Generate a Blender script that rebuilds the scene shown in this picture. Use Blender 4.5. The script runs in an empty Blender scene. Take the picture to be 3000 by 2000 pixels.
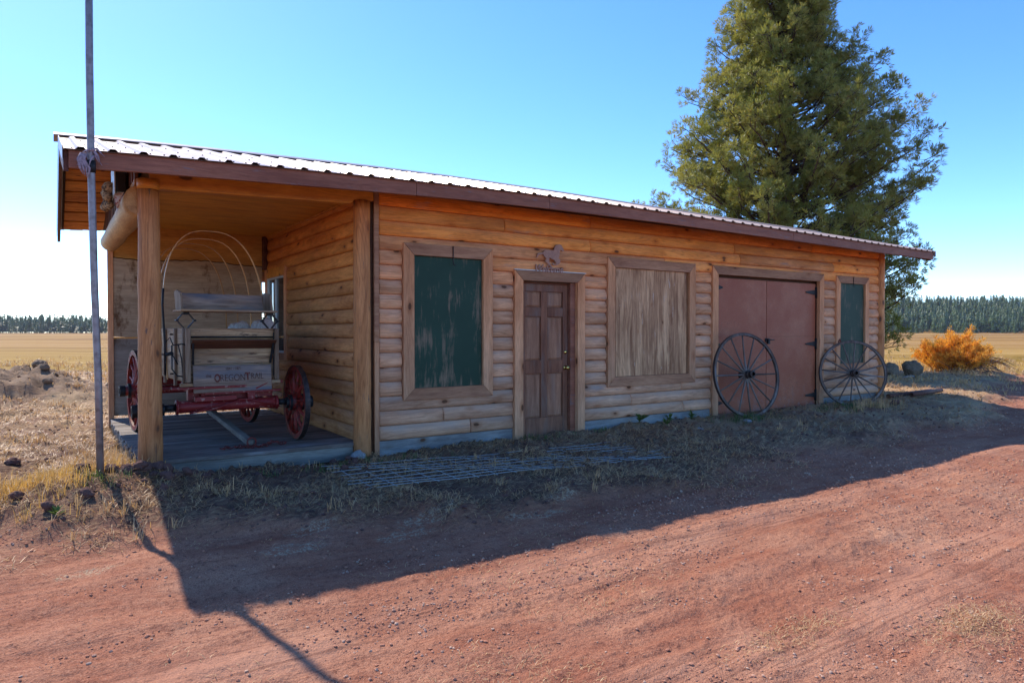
import bpy, math, random
import numpy as np
from mathutils import Vector, Matrix, Euler
random.seed(7); RS = np.random.RandomState(11)
PI = math.pi
scene = bpy.context.scene
col = scene.collection

# ------------------------------------------------------------------ camera, sky, sun, exposure
CAM = np.array([-3.083, -7.26, 1.42])
AZ = math.radians(55.9); FX, FY = math.cos(AZ), math.sin(AZ)
cam_d = bpy.data.cameras.new('camera'); cam = bpy.data.objects.new('camera', cam_d); col.objects.link(cam)
pit = math.atan(30/2000)
cam.location = CAM
cam.rotation_euler = Vector((FX*math.cos(pit), FY*math.cos(pit), -math.sin(pit))).to_track_quat('-Z', 'Y').to_euler()
cam_d.sensor_width = 36; cam_d.lens = 24.0; cam_d.clip_start = .05; cam_d.clip_end = 6000
scene.camera = cam
SUN_EL, SUN_AZ = math.radians(46), math.radians(-10.6)      # azimuth from +Y towards +X
world = bpy.data.worlds.new('World'); scene.world = world; world.use_nodes = True
wn = world.node_tree; wn.nodes.clear()
sky = wn.nodes.new('ShaderNodeTexSky'); sky.sky_type = 'NISHITA'; sky.sun_disc = False
sky.sun_elevation = SUN_EL; sky.sun_rotation = SUN_AZ; sky.altitude = 1300
sky.air_density = 0.7; sky.dust_density = 0.35; sky.ozone_density = 2.0
hsv = wn.nodes.new('ShaderNodeHueSaturation'); hsv.inputs['Saturation'].default_value = 1.24; hsv.inputs['Hue'].default_value = .503
bg = wn.nodes.new('ShaderNodeBackground'); bg.inputs['Strength'].default_value = 0.15
wo = wn.nodes.new('ShaderNodeOutputWorld')
wn.links.new(sky.outputs[0], hsv.inputs['Color']); wn.links.new(hsv.outputs[0], bg.inputs[0]); wn.links.new(bg.outputs[0], wo.inputs[0])
sun_d = bpy.data.lights.new('sun', 'SUN'); sun_d.energy = 2.65; sun_d.angle = math.radians(.55); sun_d.color = (1, .90, .76)
sun = bpy.data.objects.new('sun', sun_d); col.objects.link(sun)
sv = Vector((math.sin(SUN_AZ)*math.cos(SUN_EL), math.cos(SUN_AZ)*math.cos(SUN_EL), math.sin(SUN_EL)))
sun.rotation_euler = sv.to_track_quat('Z', 'Y').to_euler(); sun.location = (0, 20, 30)
vs = scene.view_settings; vs.view_transform = 'Standard'; vs.look = 'None'; vs.gamma = 1; vs.use_curve_mapping = False
vs.exposure = 1.35

# ------------------------------------------------------------------ helpers: tagging and meshes
def tag(o, label=None, cat=None, group=None, kind=None):
    if label: o['label'] = label
    if cat: o['category'] = cat
    if group: o['group'] = group
    if kind: o['kind'] = kind
    return o
def thing(name, label, cat, loc=(0, 0, 0), rot=(0, 0, 0), group=None):
    o = bpy.data.objects.new(name, None); col.objects.link(o)
    o.location = loc; o.rotation_euler = rot; o.empty_display_size = .2
    return tag(o, label, cat, group)
def link(name, me, parent=None, loc=None, rot=None, scale=None):
    o = bpy.data.objects.new(name, me); col.objects.link(o)
    if parent: o.parent = parent
    if loc is not None: o.location = loc
    if rot is not None: o.rotation_euler = rot
    if scale is not None: o.scale = scale
    return o
def copy_tree(o, parent=None):
    c = o.copy(); col.objects.link(c)
    if parent: c.parent = parent
    for ch in list(o.children): copy_tree(ch, c)
    return c
def npmesh(name, V, F, mats, smooth=False, tri=True):
    me = bpy.data.meshes.new(name); V = np.asarray(V, np.float32); F = np.asarray(F, np.int32); k = F.shape[1]
    me.vertices.add(len(V)); me.vertices.foreach_set('co', V.ravel())
    me.loops.add(F.size); me.loops.foreach_set('vertex_index', F.ravel())
    me.polygons.add(len(F)); me.polygons.foreach_set('loop_start', np.arange(0, F.size, k, dtype=np.int32))
    me.polygons.foreach_set('use_smooth', np.full(len(F), smooth))
    me.update(calc_edges=True)
    for m in (mats if isinstance(mats, list) else [mats]): me.materials.append(m)
    return me
class MB:
    def __init__(s): s.v = []; s.f = []; s.s = []
    def add(s, vs_, fs, smooth=False):
        b = len(s.v); s.v += [tuple(map(float, p)) for p in vs_]
        for f in fs: s.f.append(tuple(b+i for i in f)); s.s.append(smooth)
        return s
    def box(s, x0, x1, y0, y1, z0, z1):
        return s.add([(x0,y0,z0),(x1,y0,z0),(x1,y1,z0),(x0,y1,z0),(x0,y0,z1),(x1,y0,z1),(x1,y1,z1),(x0,y1,z1)],
              [(0,3,2,1),(4,5,6,7),(0,1,5,4),(1,2,6,5),(2,3,7,6),(3,0,4,7)])
    def bar(s, a, b, w, h, up=(0,0,1)):          # rectangular bar from a to b
        a, b = Vector(a), Vector(b); d = (b-a).normalized(); u = Vector(up)
        x = d.cross(u)
        if x.length < 1e-4: x = d.cross(Vector((1,0,0)))
        x.normalize(); u = x.cross(d).normalized(); x *= w/2; u *= h/2
        return s.add([a-x-u, a+x-u, a+x+u, a-x+u, b-x-u, b+x-u, b+x+u, b-x+u],
              [(0,3,2,1),(4,5,6,7),(0,1,5,4),(1,2,6,5),(2,3,7,6),(3,0,4,7)])
    def prism(s, pts, axis, a0, a1):             # polygon extruded along an axis
        def P(p, a): return {'x': (a, p[0], p[1]), 'y': (p[0], a, p[1]), 'z': (p[0], p[1], a)}[axis]
        n = len(pts); V = [P(p, a0) for p in pts]+[P(p, a1) for p in pts]
        F = [tuple(range(n))[::-1], tuple(range(n, 2*n))]+[(i, (i+1) % n, n+(i+1) % n, n+i) for i in range(n)]
        return s.add(V, F)
    def tube(s, pts, r, seg=10, caps=True, jit=0):
        pts = [Vector(p) for p in pts]; n = len(pts); rs = r if isinstance(r, (list, tuple)) else [r]*n
        V = []; prev = None
        for i, p in enumerate(pts):
            t = (pts[min(i+1, n-1)]-pts[max(i-1, 0)]).normalized()
            if prev is None:
                a = t.cross(Vector((0, 0, 1)));
                if a.length < 1e-3: a = t.cross(Vector((1, 0, 0)))
            else: a = prev-t*prev.dot(t)
            a.normalize(); prev = a; b = t.cross(a)
            for k in range(seg):
                th = 2*PI*k/seg; rr = rs[i]*(1+jit*random.uniform(-1, 1))
                V.append(p+a*math.cos(th)*rr+b*math.sin(th)*rr)
        F = [(i*seg+k, i*seg+(k+1) % seg, (i+1)*seg+(k+1) % seg, (i+1)*seg+k) for i in range(n-1) for k in range(seg)]
        s.add(V, F, True)
        if caps:
            b0 = len(s.v)-n*seg
            s.f.append(tuple(b0+k for k in range(seg))[::-1]); s.s.append(False)
            s.f.append(tuple(b0+(n-1)*seg+k for k in range(seg))); s.s.append(False)
        return s
    def lathe(s, prof, seg=24, axis='y', smooth=True, closed=False):   # prof: (radius, along)
        V = []; m = len(prof)
        for k in range(seg):
            c, q = math.cos(2*PI*k/seg), math.sin(2*PI*k/seg)
            for r, a in prof:
                V.append({'y': (r*c, a, r*q), 'x': (a, r*c, r*q), 'z': (r*c, r*q, a)}[axis])
        F = []
        for k in range(seg):
            k2 = (k+1) % seg
            for i in range(m if closed else m-1):
                i2 = (i+1) % m
                F.append((k*m+i, k*m+i2, k2*m+i2, k2*m+i))
        return s.add(V, F, smooth)
    def shift(s, dx=0, dy=0, dz=0, i0=0):
        s.v = s.v[:i0]+[(x+dx, y+dy, z+dz) for x, y, z in s.v[i0:]]; return s
    def xf(s, M):
        s.v = [tuple(M @ Vector(p)) for p in s.v]; return s
    def mesh(s, name, mat):
        me = bpy.data.meshes.new(name); me.from_pydata(s.v, [], s.f)
        me.polygons.foreach_set('use_smooth', s.s); me.materials.append(mat); me.update(); return me
    def build(s, name, mat, parent=None, bev=0, loc=None, rot=None):
        o = link(name, s.mesh(name, mat), parent, loc, rot)
        if bev:
            m = o.modifiers.new('bevel', 'BEVEL'); m.width = bev; m.segments = 1; m.limit_method = 'ANGLE'; m.angle_limit = math.radians(40)
        return o
def B(name, x0, x1, y0, y1, z0, z1, mat, parent=None, bev=.004, **k):
    return MB().box(x0, x1, y0, y1, z0, z1).build(name, mat, parent, bev, **k)

# numpy noise
_T = RS.rand(256, 256)
def vnoise(x, y):
    xi = np.floor(x).astype(int); yi = np.floor(y).astype(int); xf = x-xi; yf = y-yi
    u = xf*xf*(3-2*xf); v = yf*yf*(3-2*yf)
    a = _T[xi % 256, yi % 256]; b = _T[(xi+1) % 256, yi % 256]; c = _T[xi % 256, (yi+1) % 256]; d = _T[(xi+1) % 256, (yi+1) % 256]
    return (a*(1-u)+b*u)*(1-v)+(c*(1-u)+d*u)*v-.5
def fbm(x, y, o=4):
    s = 0; a = 1
    for i in range(o): s = s+a*vnoise(x+i*17.3, y+i*9.1); x = x*2.03; y = y*2.03; a *= .5
    return s
def sm(a, b, x): t = np.clip((x-a)/(b-a), 0, 1); return t*t*(3-2*t)

# ------------------------------------------------------------------ materials
class G:
    def __init__(s, name):
        s.m = bpy.data.materials.new(name); s.m.use_nodes = True; s.t = s.m.node_tree; s.t.nodes.clear()
        s.out = s.t.nodes.new('ShaderNodeOutputMaterial')
    def n(s, typ, ins=None, out=0, **attrs):
        nd = s.t.nodes.new('ShaderNode'+typ)
        for k, v in attrs.items(): setattr(nd, k, v)
        for k, v in (ins or {}).items():
            if isinstance(v, bpy.types.NodeSocket): s.t.links.new(v, nd.inputs[k])
            else:
                if isinstance(v, tuple) and len(v) == 3 and nd.inputs[k].type == 'RGBA': v = v+(1,)
                nd.inputs[k].default_value = v
        return nd.outputs[out] if out is not None else nd
    def math(s, op, a, b=0.0, c=0.0, clamp=False):
        nd = s.t.nodes.new('ShaderNodeMath'); nd.operation = op; nd.use_clamp = clamp
        for i, v in enumerate((a, b, c)):
            if isinstance(v, bpy.types.NodeSocket): s.t.links.new(v, nd.inputs[i])
            else: nd.inputs[i].default_value = v
        return nd.outputs[0]
    def mix(s, f, a, b, mode='MIX'):
        nd = s.t.nodes.new('ShaderNodeMix'); nd.data_type = 'RGBA'; nd.blend_type = mode
        for k, v in ((0, f), (6, a), (7, b)):
            if isinstance(v, bpy.types.NodeSocket): s.t.links.new(v, nd.inputs[k])
            else: nd.inputs[k].default_value = (v+(1,)) if isinstance(v, tuple) and len(v) == 3 else v
        return nd.outputs[2]
    def ramp(s, f, stops, interp='LINEAR'):
        nd = s.t.nodes.new('ShaderNodeValToRGB'); s.t.links.new(f, nd.inputs[0]); r = nd.color_ramp; r.interpolation = interp
        while len(r.elements) < len(stops): r.elements.new(.5)
        for e, (p, c) in zip(r.elements, stops):
            e.position = p; e.color = (c, c, c, 1) if isinstance(c, (int, float)) else tuple(c)+(1,)
        return nd.outputs[0]
    def mr(s, f, a, b, c=0.0, d=1.0):
        nd = s.t.nodes.new('ShaderNodeMapRange'); s.t.links.new(f, nd.inputs[0])
        for i, v in enumerate((a, b, c, d)): nd.inputs[i+1].default_value = v
        return nd.outputs[0]
    def coords(s, rnd=True, amt=31.0):
        tc = s.n('TexCoord', out=3)
        if not rnd: return tc
        r = s.n('ObjectInfo', out='Random')
        r1 = s.math('MULTIPLY', r, amt); r2 = s.math('MULTIPLY', r, amt*2.7); 
        cmb = s.n('CombineXYZ', {0: r1, 1: r2, 2: r1})
        return s.n('VectorMath', {0: tc, 1: cmb}, operation='ADD')
    def scale(s, v, sc): return s.n('VectorMath', {0: v, 1: sc}, operation='MULTIPLY')
    def noise(s, v, sc, det=4, rough=.55, dist=0.0): return s.n('TexNoise', {'Vector': v, 'Scale': sc, 'Detail': det, 'Roughness': rough, 'Distortion': dist})
    def bsdf(s, color, rough=.7, metal=0.0, spec=.3, bump=None, bstr=.3, bdist=.01, **kw):
        ins = {'Base Color': color, 'Roughness': rough, 'Metallic': metal, 'Specular IOR Level': spec}
        if bump is not None: ins['Normal'] = s.n('Bump', {'Height': bump, 'Strength': bstr, 'Distance': bdist})
        ins.update(kw)
        nd = s.n('BsdfPrincipled', ins, out=None); s.t.links.new(nd.outputs[0], s.out.inputs[0]); return s.m

def wood(name, c1, c2, axis='X', knots=1.0, zr=None, rough=.72, spec=.25, gray=None, grayamt=.0, bstr=.35, stain=None, lines=.5, vary=.22, knotcol=(.09, .035, .015), worn=None, wornamt=.5, weather=0, ks=.62):
    """plank / log material: grain runs along the axis"""
    g = G(name); v = g.coords()
    al, ac = 1.0, 11.0
    sc = {'X': (al, ac, ac), 'Y': (ac, al, ac), 'Z': (ac, ac, al)}[axis]
    kv = {'X': (3.2, 6.8, 6.8), 'Y': (6.8, 3.2, 6.8), 'Z': (6.8, 6.8, 3.2)}[axis]
    gs = g.scale(v, sc)
    n1 = g.noise(gs, 1.0, 5, .6, .8)
    c = g.mix(g.mr(n1, .37, .63), c1, c2)
    # annual-ring lines
    low = g.noise(g.scale(v, tuple(x*.35 for x in sc)), 1.0, 2, .5, .5)
    ring = g.math('SINE', g.math('MULTIPLY', low, 130.0))
    ring = g.mr(ring, .2, 1.0)
    c = g.mix(g.math('MULTIPLY', ring, .28*lines), c, g.mix(1.0, c, (.45, .33, .25), 'MULTIPLY'))
    fine = g.noise(g.scale(v, tuple(x*9 for x in sc)), 1.0, 3, .7)
    c = g.mix(g.mr(fine, .42, .75, 0, .55), c, g.mix(1.0, c, (.5, .42, .36), 'MULTIPLY'))
    blot = g.noise(g.scale(v, tuple(x*.28+1.1 for x in sc)), 1.0, 4, .65)
    c = g.mix(g.mr(blot, .40, .66, 0, .6), c, g.mix(1.0, c, (.66, .56, .50), 'MULTIPLY'))
    c = g.mix(g.mr(blot, .25, .42, .45, 0), c, g.mix(1.0, c, (1.22, 1.2, 1.18), 'MULTIPLY'))
    crk = g.noise(g.scale(v, tuple(x*(1.1 if x < 2 else 5) for x in sc)), 1.0, 4, .55)
    c = g.mix(g.math('MULTIPLY', g.mr(crk, .66, .70), .55*min(lines, 1.2)), c, (.10, .045, .025))
    # per board tone
    r = g.n('ObjectInfo', out='Random')
    c = g.mix(1.0, c, g.mix(r, (1-vary,)*3, (1+vary*.6,)*3), 'MULTIPLY')
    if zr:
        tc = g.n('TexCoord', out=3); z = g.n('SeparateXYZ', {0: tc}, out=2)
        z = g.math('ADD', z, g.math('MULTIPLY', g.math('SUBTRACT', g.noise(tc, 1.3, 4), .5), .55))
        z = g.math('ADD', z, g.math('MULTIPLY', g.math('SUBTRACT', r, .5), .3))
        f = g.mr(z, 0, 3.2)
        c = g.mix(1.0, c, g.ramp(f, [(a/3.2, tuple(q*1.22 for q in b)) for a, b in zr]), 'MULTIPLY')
    if gray:
        gm = g.mr(g.noise(g.scale(v, tuple(x*.5+.6 for x in sc)), .9, 5, .65), .62-.35*grayamt, .78-.2*grayamt)
        c = g.mix(gm, c, gray)
    if worn:
        wm = g.noise(g.scale(v, tuple(x*2.2+2 for x in sc)), 1.0, 6, .7)
        c = g.mix(g.mr(wm, .66-.25*wornamt, .72-.25*wornamt), c, worn)
    if weather:
        nz_ = g.n('SeparateXYZ', {0: g.n('NewGeometry', out='Normal')}, out=2)
        zz_ = g.n('SeparateXYZ', {0: g.n('TexCoord', out=3)}, out=2)
        wf = g.math('MULTIPLY', g.mr(g.math('ADD', nz_, g.math('MULTIPLY', g.math('SUBTRACT', g.noise(v, 2.2, 4), .5), 1.1)), .12, .6), g.mr(zz_, .3, 2.3, weather, weather*.25))
        c = g.mix(wf, c, g.mix(n1, (.47, .38, .31), (.34, .265, .215)))
    if knots:
        vd = g.n('TexNoise', {'Vector': v, 'Scale': 3.0, 'Detail': 2}, out=1)
        kk = g.n('VectorMath', {0: g.scale(v, kv), 1: g.scale(vd, (.25, .25, .25))}, operation='ADD')
        vo = g.n('TexVoronoi', {'Vector': kk, 'Scale': ks, 'Randomness': 1.0}, out=0)
        kc = g.mr(vo, .09*knots, .13*knots, 1, 0)
        halo = g.mr(vo, .12*knots, .30*knots, .6, 0)
        c = g.mix(halo, c, g.mix(1.0, c, (.62, .42, .28), 'MULTIPLY'))
        c = g.mix(g.math('MULTIPLY', kc, .9), c, knotcol)
    if stain:
        sm_ = g.mr(g.noise(g.scale(v, (1.4, 1.4, .7)), 1.6, 5, .65), .56, .64)
        c = g.mix(sm_, c, stain)
    h = g.math('ADD', g.math('MULTIPLY', n1, .6), g.math('MULTIPLY', fine, .5))
    return g.bsdf(c, rough, 0, spec, h, bstr, .006)

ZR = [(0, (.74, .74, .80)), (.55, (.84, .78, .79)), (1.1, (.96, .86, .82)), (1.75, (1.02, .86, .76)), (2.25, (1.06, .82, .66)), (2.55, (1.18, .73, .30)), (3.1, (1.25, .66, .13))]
TAN1, TAN2 = (.77, .475, .285), (.58, .335, .19)
M = {}
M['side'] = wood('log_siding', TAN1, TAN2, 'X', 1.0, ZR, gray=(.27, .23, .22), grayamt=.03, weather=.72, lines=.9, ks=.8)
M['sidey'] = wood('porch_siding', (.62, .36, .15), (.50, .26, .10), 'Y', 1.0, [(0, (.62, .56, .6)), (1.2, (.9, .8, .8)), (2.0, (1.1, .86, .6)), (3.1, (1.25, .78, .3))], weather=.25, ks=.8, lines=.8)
M['skirt'] = wood('skirt_board', (.27, .29, .30), (.20, .21, .22), 'X', .7, gray=(.33, .34, .33), grayamt=.4)
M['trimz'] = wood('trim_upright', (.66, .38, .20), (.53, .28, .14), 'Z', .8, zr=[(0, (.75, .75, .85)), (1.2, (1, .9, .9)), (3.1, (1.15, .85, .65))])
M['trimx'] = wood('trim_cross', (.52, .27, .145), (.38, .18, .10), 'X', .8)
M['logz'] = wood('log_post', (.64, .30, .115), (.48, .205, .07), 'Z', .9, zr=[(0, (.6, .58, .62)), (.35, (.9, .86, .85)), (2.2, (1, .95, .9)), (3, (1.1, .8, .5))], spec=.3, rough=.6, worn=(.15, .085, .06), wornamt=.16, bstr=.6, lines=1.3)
M['logy'] = wood('log_beam', (.72, .44, .19), (.56, .30, .12), 'Y', .5, worn=(.16, .08, .04), wornamt=.02, rough=.55)
M['orange'] = wood('stained_beam', (.82, .35, .045), (.66, .24, .03), 'X', 1.0, rough=.5, spec=.4, vary=.12)
M['ceil'] = wood('ceiling_panel', (.86, .44, .08), (.72, .32, .05), 'X', .2, rough=.55, lines=.8, vary=.1)
M['soffit'] = wood('soffit_board', (.80, .33, .055), (.52, .16, .025), 'X', .8, lines=1.5, worn=(.10, .03, .01), wornamt=.25)
M['fascia'] = wood('fascia_paint', (.36, .145, .085), (.26, .095, .058), 'X', 0, rough=.6, worn=(.20, .125, .115), wornamt=.28, vary=.1)
M['rake'] = wood('rake_paint', (.18, .065, .04), (.12, .04, .028), 'Y', 0, rough=.6, worn=(.2, .10, .06), wornamt=.2)
M['gable'] = wood('gable_board', (.20, .08, .05), (.13, .05, .03), 'Z', .3, vary=.3)
M['deck'] = wood('deck_plank', (.27, .235, .21), (.165, .14, .125), 'X', .5, rough=.8, gray=(.30, .29, .29), grayamt=.25, vary=.3)
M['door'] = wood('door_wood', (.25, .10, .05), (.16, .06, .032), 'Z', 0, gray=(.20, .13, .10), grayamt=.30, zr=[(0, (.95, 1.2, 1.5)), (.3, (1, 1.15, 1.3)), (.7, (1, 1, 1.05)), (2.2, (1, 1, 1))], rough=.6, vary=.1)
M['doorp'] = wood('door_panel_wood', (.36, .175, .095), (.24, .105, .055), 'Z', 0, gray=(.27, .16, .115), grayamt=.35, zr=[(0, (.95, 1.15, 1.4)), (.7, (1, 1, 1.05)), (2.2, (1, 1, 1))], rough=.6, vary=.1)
M['plytan'] = wood('weathered_plywood', (.80, .47, .25), (.33, .155, .075), 'Z', .35, worn=(.55, .40, .30), wornamt=.18, vary=.05, lines=1.0)
M['wgn'] = wood('wagon_board', (.62, .41, .22), (.33, .19, .10), 'X', .3, lines=1.8, gray=(.27, .205, .15), grayamt=.35, worn=(.06, .035, .025), wornamt=.25)
M['wgnz'] = wood('wagon_upright', (.36, .255, .17), (.25, .165, .105), 'Z', .2, lines=1.0, gray=(.28, .23, .2), grayamt=.3)
M['wgny'] = wood('wagon_side_board', (.52, .36, .21), (.36, .23, .13), 'Y', .4, lines=1.3, gray=(.28, .23, .2), grayamt=.2)
M['wsign'] = wood('wagon_sign_board', (.42, .29, .21), (.27, .18, .13), 'X', .3, lines=1.2, gray=(.14, .135, .15), grayamt=.45)
M['oldz'] = wood('old_wheel_wood', (.22, .17, .14), (.12, .09, .075), 'Z', 0, gray=(.26, .24, .23), grayamt=.3, lines=.6)
M['brownp'] = wood('back_panel', (.56, .40, .25), (.45, .31, .19), 'X', .1, lines=.35, stain=(.15, .07, .03), vary=.12)
M['grayp'] = wood('gray_back_panel', (.34, .29, .245), (.27, .23, .19), 'X', 0, lines=.3, stain=(.12, .07, .04))
M['upp'] = wood('upper_back_panel', (.66, .34, .08), (.54, .26, .06), 'X', .2, lines=.3)
M['bow'] = wood('bow_wood', (.62, .30, .08), (.48, .21, .05), 'Z', 0, rough=.45, spec=.4)
M['joist'] = wood('joist_wood', (.24, .24, .22), (.17, .165, .15), 'X', .5)
M['sheath'] = wood('roof_sheathing', (.10, .045, .02), (.07, .03, .015), 'X', 0)  # shade put into the colour: dark brown so gaps between soffit boards look shadowed

def simple(name, c, rough=.6, metal=0.0, spec=.4, var=None, sc=20, lo=.45, hi=.65, bump=0, det=5):
    g = G(name); v = g.coords(); nz = g.noise(v, sc, det, .6)
    cc = g.mix(g.mr(nz, lo, hi), c, var) if var else g.mix(g.mr(nz, .3, .7, 0, .3), c, tuple(x*.6 for x in c))
    return g.bsdf(cc, rough, metal, spec, nz if bump else None, bump, .004)
M['iron'] = simple('black_iron', (.018, .018, .02), .55, .4, .4, (.05, .045, .045), 30, .55, .7, .2)
M['red'] = simple('red_paint', (.20, .012, .012), .5, 0, .4, (.34, .16, .13), 22, .58, .64, .3)
M['redw'] = simple('red_wheel_paint', (.22, .018, .013), .55, 0, .35, (.07, .015, .013), 18, .48, .62, .3)
M['chain'] = simple('chain_red', (.16, .025, .02), .6, .2, .4, (.07, .03, .03), 40, .5, .6, .2)
M['tyre'] = simple('iron_tyre', (.035, .025, .024), .5, .5, .4, (.10, .06, .05), 25, .5, .7, .2)
M['oldtyre'] = simple('old_rim_iron', (.075, .055, .05), .6, .3, .3, (.06, .04, .035), 20, .45, .6, .2)
M['brass'] = simple('brass', (.75, .52, .16), .22, 1, .5)
M['pole'] = simple('galvanised_pipe', (.27, .235, .235), .45, .45, .5, (.17, .135, .13), 14, .45, .65, .15)
M['wire'] = simple('galvanised_wire', (.34, .37, .38), .5, .1, .5)
M['rust'] = simple('rusty_pipe', (.16, .07, .05), .7, .2, .3, (.09, .04, .03), 20, .45, .6, .3)
M['horse'] = simple('cutout_brown', (.42, .22, .15), .6, 0, .3, (.34, .17, .12), 40, .4, .6, .1)
M['paintred'] = simple('lettering_red', (.13, .028, .02), .7, 0, .2, (.20, .10, .08), 60, .5, .65)
M['paintbrown'] = simple('lettering_brown', (.075, .026, .02), .7, 0, .2, (.16, .09, .07), 70, .55, .7)
M['alu'] = simple('window_aluminium', (.62, .66, .66), .4, .3, .5)
M['sack'] = simple('pale_sack', (.50, .47, .47), .8, 0, .2, (.40, .34, .31), 12, .45, .6, .2)
M['cloth'] = simple('faded_cloth', (.34, .27, .31), .9, 0, .1, (.22, .17, .19), 40, .45, .6, .4)
M['paper'] = simple('pale_torn_paper', (.55, .45, .40), .8, 0, .1, (.35, .08, .06), 60, .56, .6)
M['black'] = simple('black_plastic', (.012, .012, .014), .4, 0, .5)
M['nest'] = simple('nest_mud', (.42, .29, .16), .9, 0, .1, (.10, .07, .05), 30, .45, .55, .8)
M['conc'] = simple('concrete_lump', (.34, .34, .33), .9, 0, .2, (.2, .2, .2), 18, .45, .6, .6)
M['boulder'] = simple('boulder_stone', (.22, .15, .105), .9, 0, .2, (.13, .105, .07), 7, .45, .6, .7)
M['lava'] = simple('lava_rock', (.15, .075, .06), .92, 0, .15, (.075, .045, .045), 16, .45, .6, .9)
M['pebble'] = simple('road_pebble', (.42, .19, .12), .9, 0, .15, (.50, .33, .24), 9, .5, .6)
M['graystone'] = simple('gray_stone', (.30, .30, .31), .9, 0, .2, (.2, .2, .2), 10, .45, .6, .5)
M['glass'] = G('window_glass').bsdf((.012, .012, .014), .06, 0, .7)
def roofmat():
    g = G('roof_metal'); v = g.coords(False)
    nz = g.noise(g.scale(v, (3, .6, 3)), 2, 4)
    return g.bsdf(g.mix(nz, (.52, .40, .35), (.40, .30, .26)), g.mr(nz, .3, .7, .30, .42), .25, .6, g.noise(v, 5, 2), .08, .01)
M['roof'] = roofmat()
M['screw'] = simple('roof_screw', (.03, .03, .03), .6)
def greenmat():
    g = G('green_shutter_paint'); v = g.coords()
    w = g.noise(g.scale(v, (9, 9, 1.6)), 1.2, 7, .72, .4); fine = g.noise(g.scale(v, (60, 60, 5)), 1, 3, .6)
    big = g.noise(v, 1.9, 4, .6)
    tc = g.n('TexCoord', out=3); z = g.n('SeparateXYZ', {0: tc}, out=2)
    lowz = g.mr(z, .75, 1.05, .09, 0)
    s_ = g.math('ADD', g.math('ADD', g.math('MULTIPLY', w, .55), g.math('MULTIPLY', big, .35)), g.math('ADD', g.math('MULTIPLY', fine, .22), lowz))
    f = g.mr(s_, .585, .70, 0, .8)
    base = g.mix(g.mr(big, .35, .7), (.006, .036, .018), (.010, .048, .026))
    c = g.mix(f, base, g.mix(fine, (.38, .21, .12), (.16, .13, .09)))
    return g.bsdf(c, .6, 0, .35, s_, .3, .004)
M['green'] = greenmat()
def plyred():
    g = G('red_brown_plywood'); v = g.coords()
    fig = g.n('TexNoise', {'Vector': g.scale(v, (2.0, 2, 5.0)), 'Scale': 1.2, 'Detail': 3, 'Distortion': 2.6})
    ln = g.mr(g.math('SINE', g.math('MULTIPLY', fig, 95.0)), .1, 1)
    big = g.noise(v, 2.2, 5, .6)
    c = g.mix(g.mr(big, .35, .7), (.31, .078, .034), (.42, .128, .058))
    c = g.mix(g.math('MULTIPLY', g.math('MULTIPLY', ln, g.mr(big, .4, .6)), .75), c, (.16, .045, .026))
    c = g.mix(g.mr(g.noise(v, 1.1, 5, .65), .5, .66, 0, .5), c, (.44, .17, .09))
    sp = g.noise(v, 55, 2, .5); z = g.n('SeparateXYZ', {0: g.n('TexCoord', out=3)}, out=2)
    c = g.mix(g.math('MULTIPLY', g.mr(sp, .66, .70), .7), c, (.36, .24, .20))
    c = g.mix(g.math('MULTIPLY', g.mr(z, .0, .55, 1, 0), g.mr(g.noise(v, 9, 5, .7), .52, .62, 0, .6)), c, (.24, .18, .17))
    return g.bsdf(c, .55, 0, .35, ln, .22, .003)
M['dd'] = plyred()

def leafmat(name, c1, c2, c3, sc=1.2, trans=.35):
    g = G(name); v = g.n('TexCoord', out=3)
    n1 = g.noise(v, sc, 3, .6); n2 = g.noise(v, 9, 2, .6)
    c = g.mix(g.mr(n1, .35, .65), c1, c2); c = g.mix(g.mr(n2, .6, .72, 0, .8), c, c3)
    d = g.n('BsdfPrincipled', {'Base Color': c, 'Roughness': .5, 'Specular IOR Level': .35})
    t = g.n('BsdfTranslucent', {'Color': g.mix(1.0, c, (1.5, 1.35, .8), 'MULTIPLY')})
    g.t.links.new(g.n('MixShader', {0: trans, 1: d, 2: t}), g.out.inputs[0]); return g.m
M['needle'] = leafmat('pine_needles', (.17, .20, .045), (.33, .32, .09), (.27, .14, .06), .9)
M['needle2'] = leafmat('far_pine_needles', (.045, .085, .025), (.07, .115, .035), (.055, .055, .03), .05, .2)
M['bark'] = simple('bark', (.11, .07, .055), .9, 0, .1, (.06, .04, .035), 12, .4, .6, .8)
M['juniper'] = leafmat('dead_juniper', (.76, .44, .085), (.62, .29, .055), (.30, .17, .08), 2.5, .4)
M['twig'] = simple('gray_twig', (.26, .17, .13), .9, 0, .1, (.15, .09, .07), 20)
M['straw'] = leafmat('dry_straw', (.58, .385, .20), (.44, .27, .14), (.62, .47, .28), 3, .2)
M['tallgrass'] = leafmat('golden_grass', (.50, .33, .12), (.42, .26, .09), (.38, .25, .12), 3, .4)
M['greenw'] = leafmat('green_weed', (.08, .13, .03), (.10, .15, .05), (.16, .17, .09), 3, .3)

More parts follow.
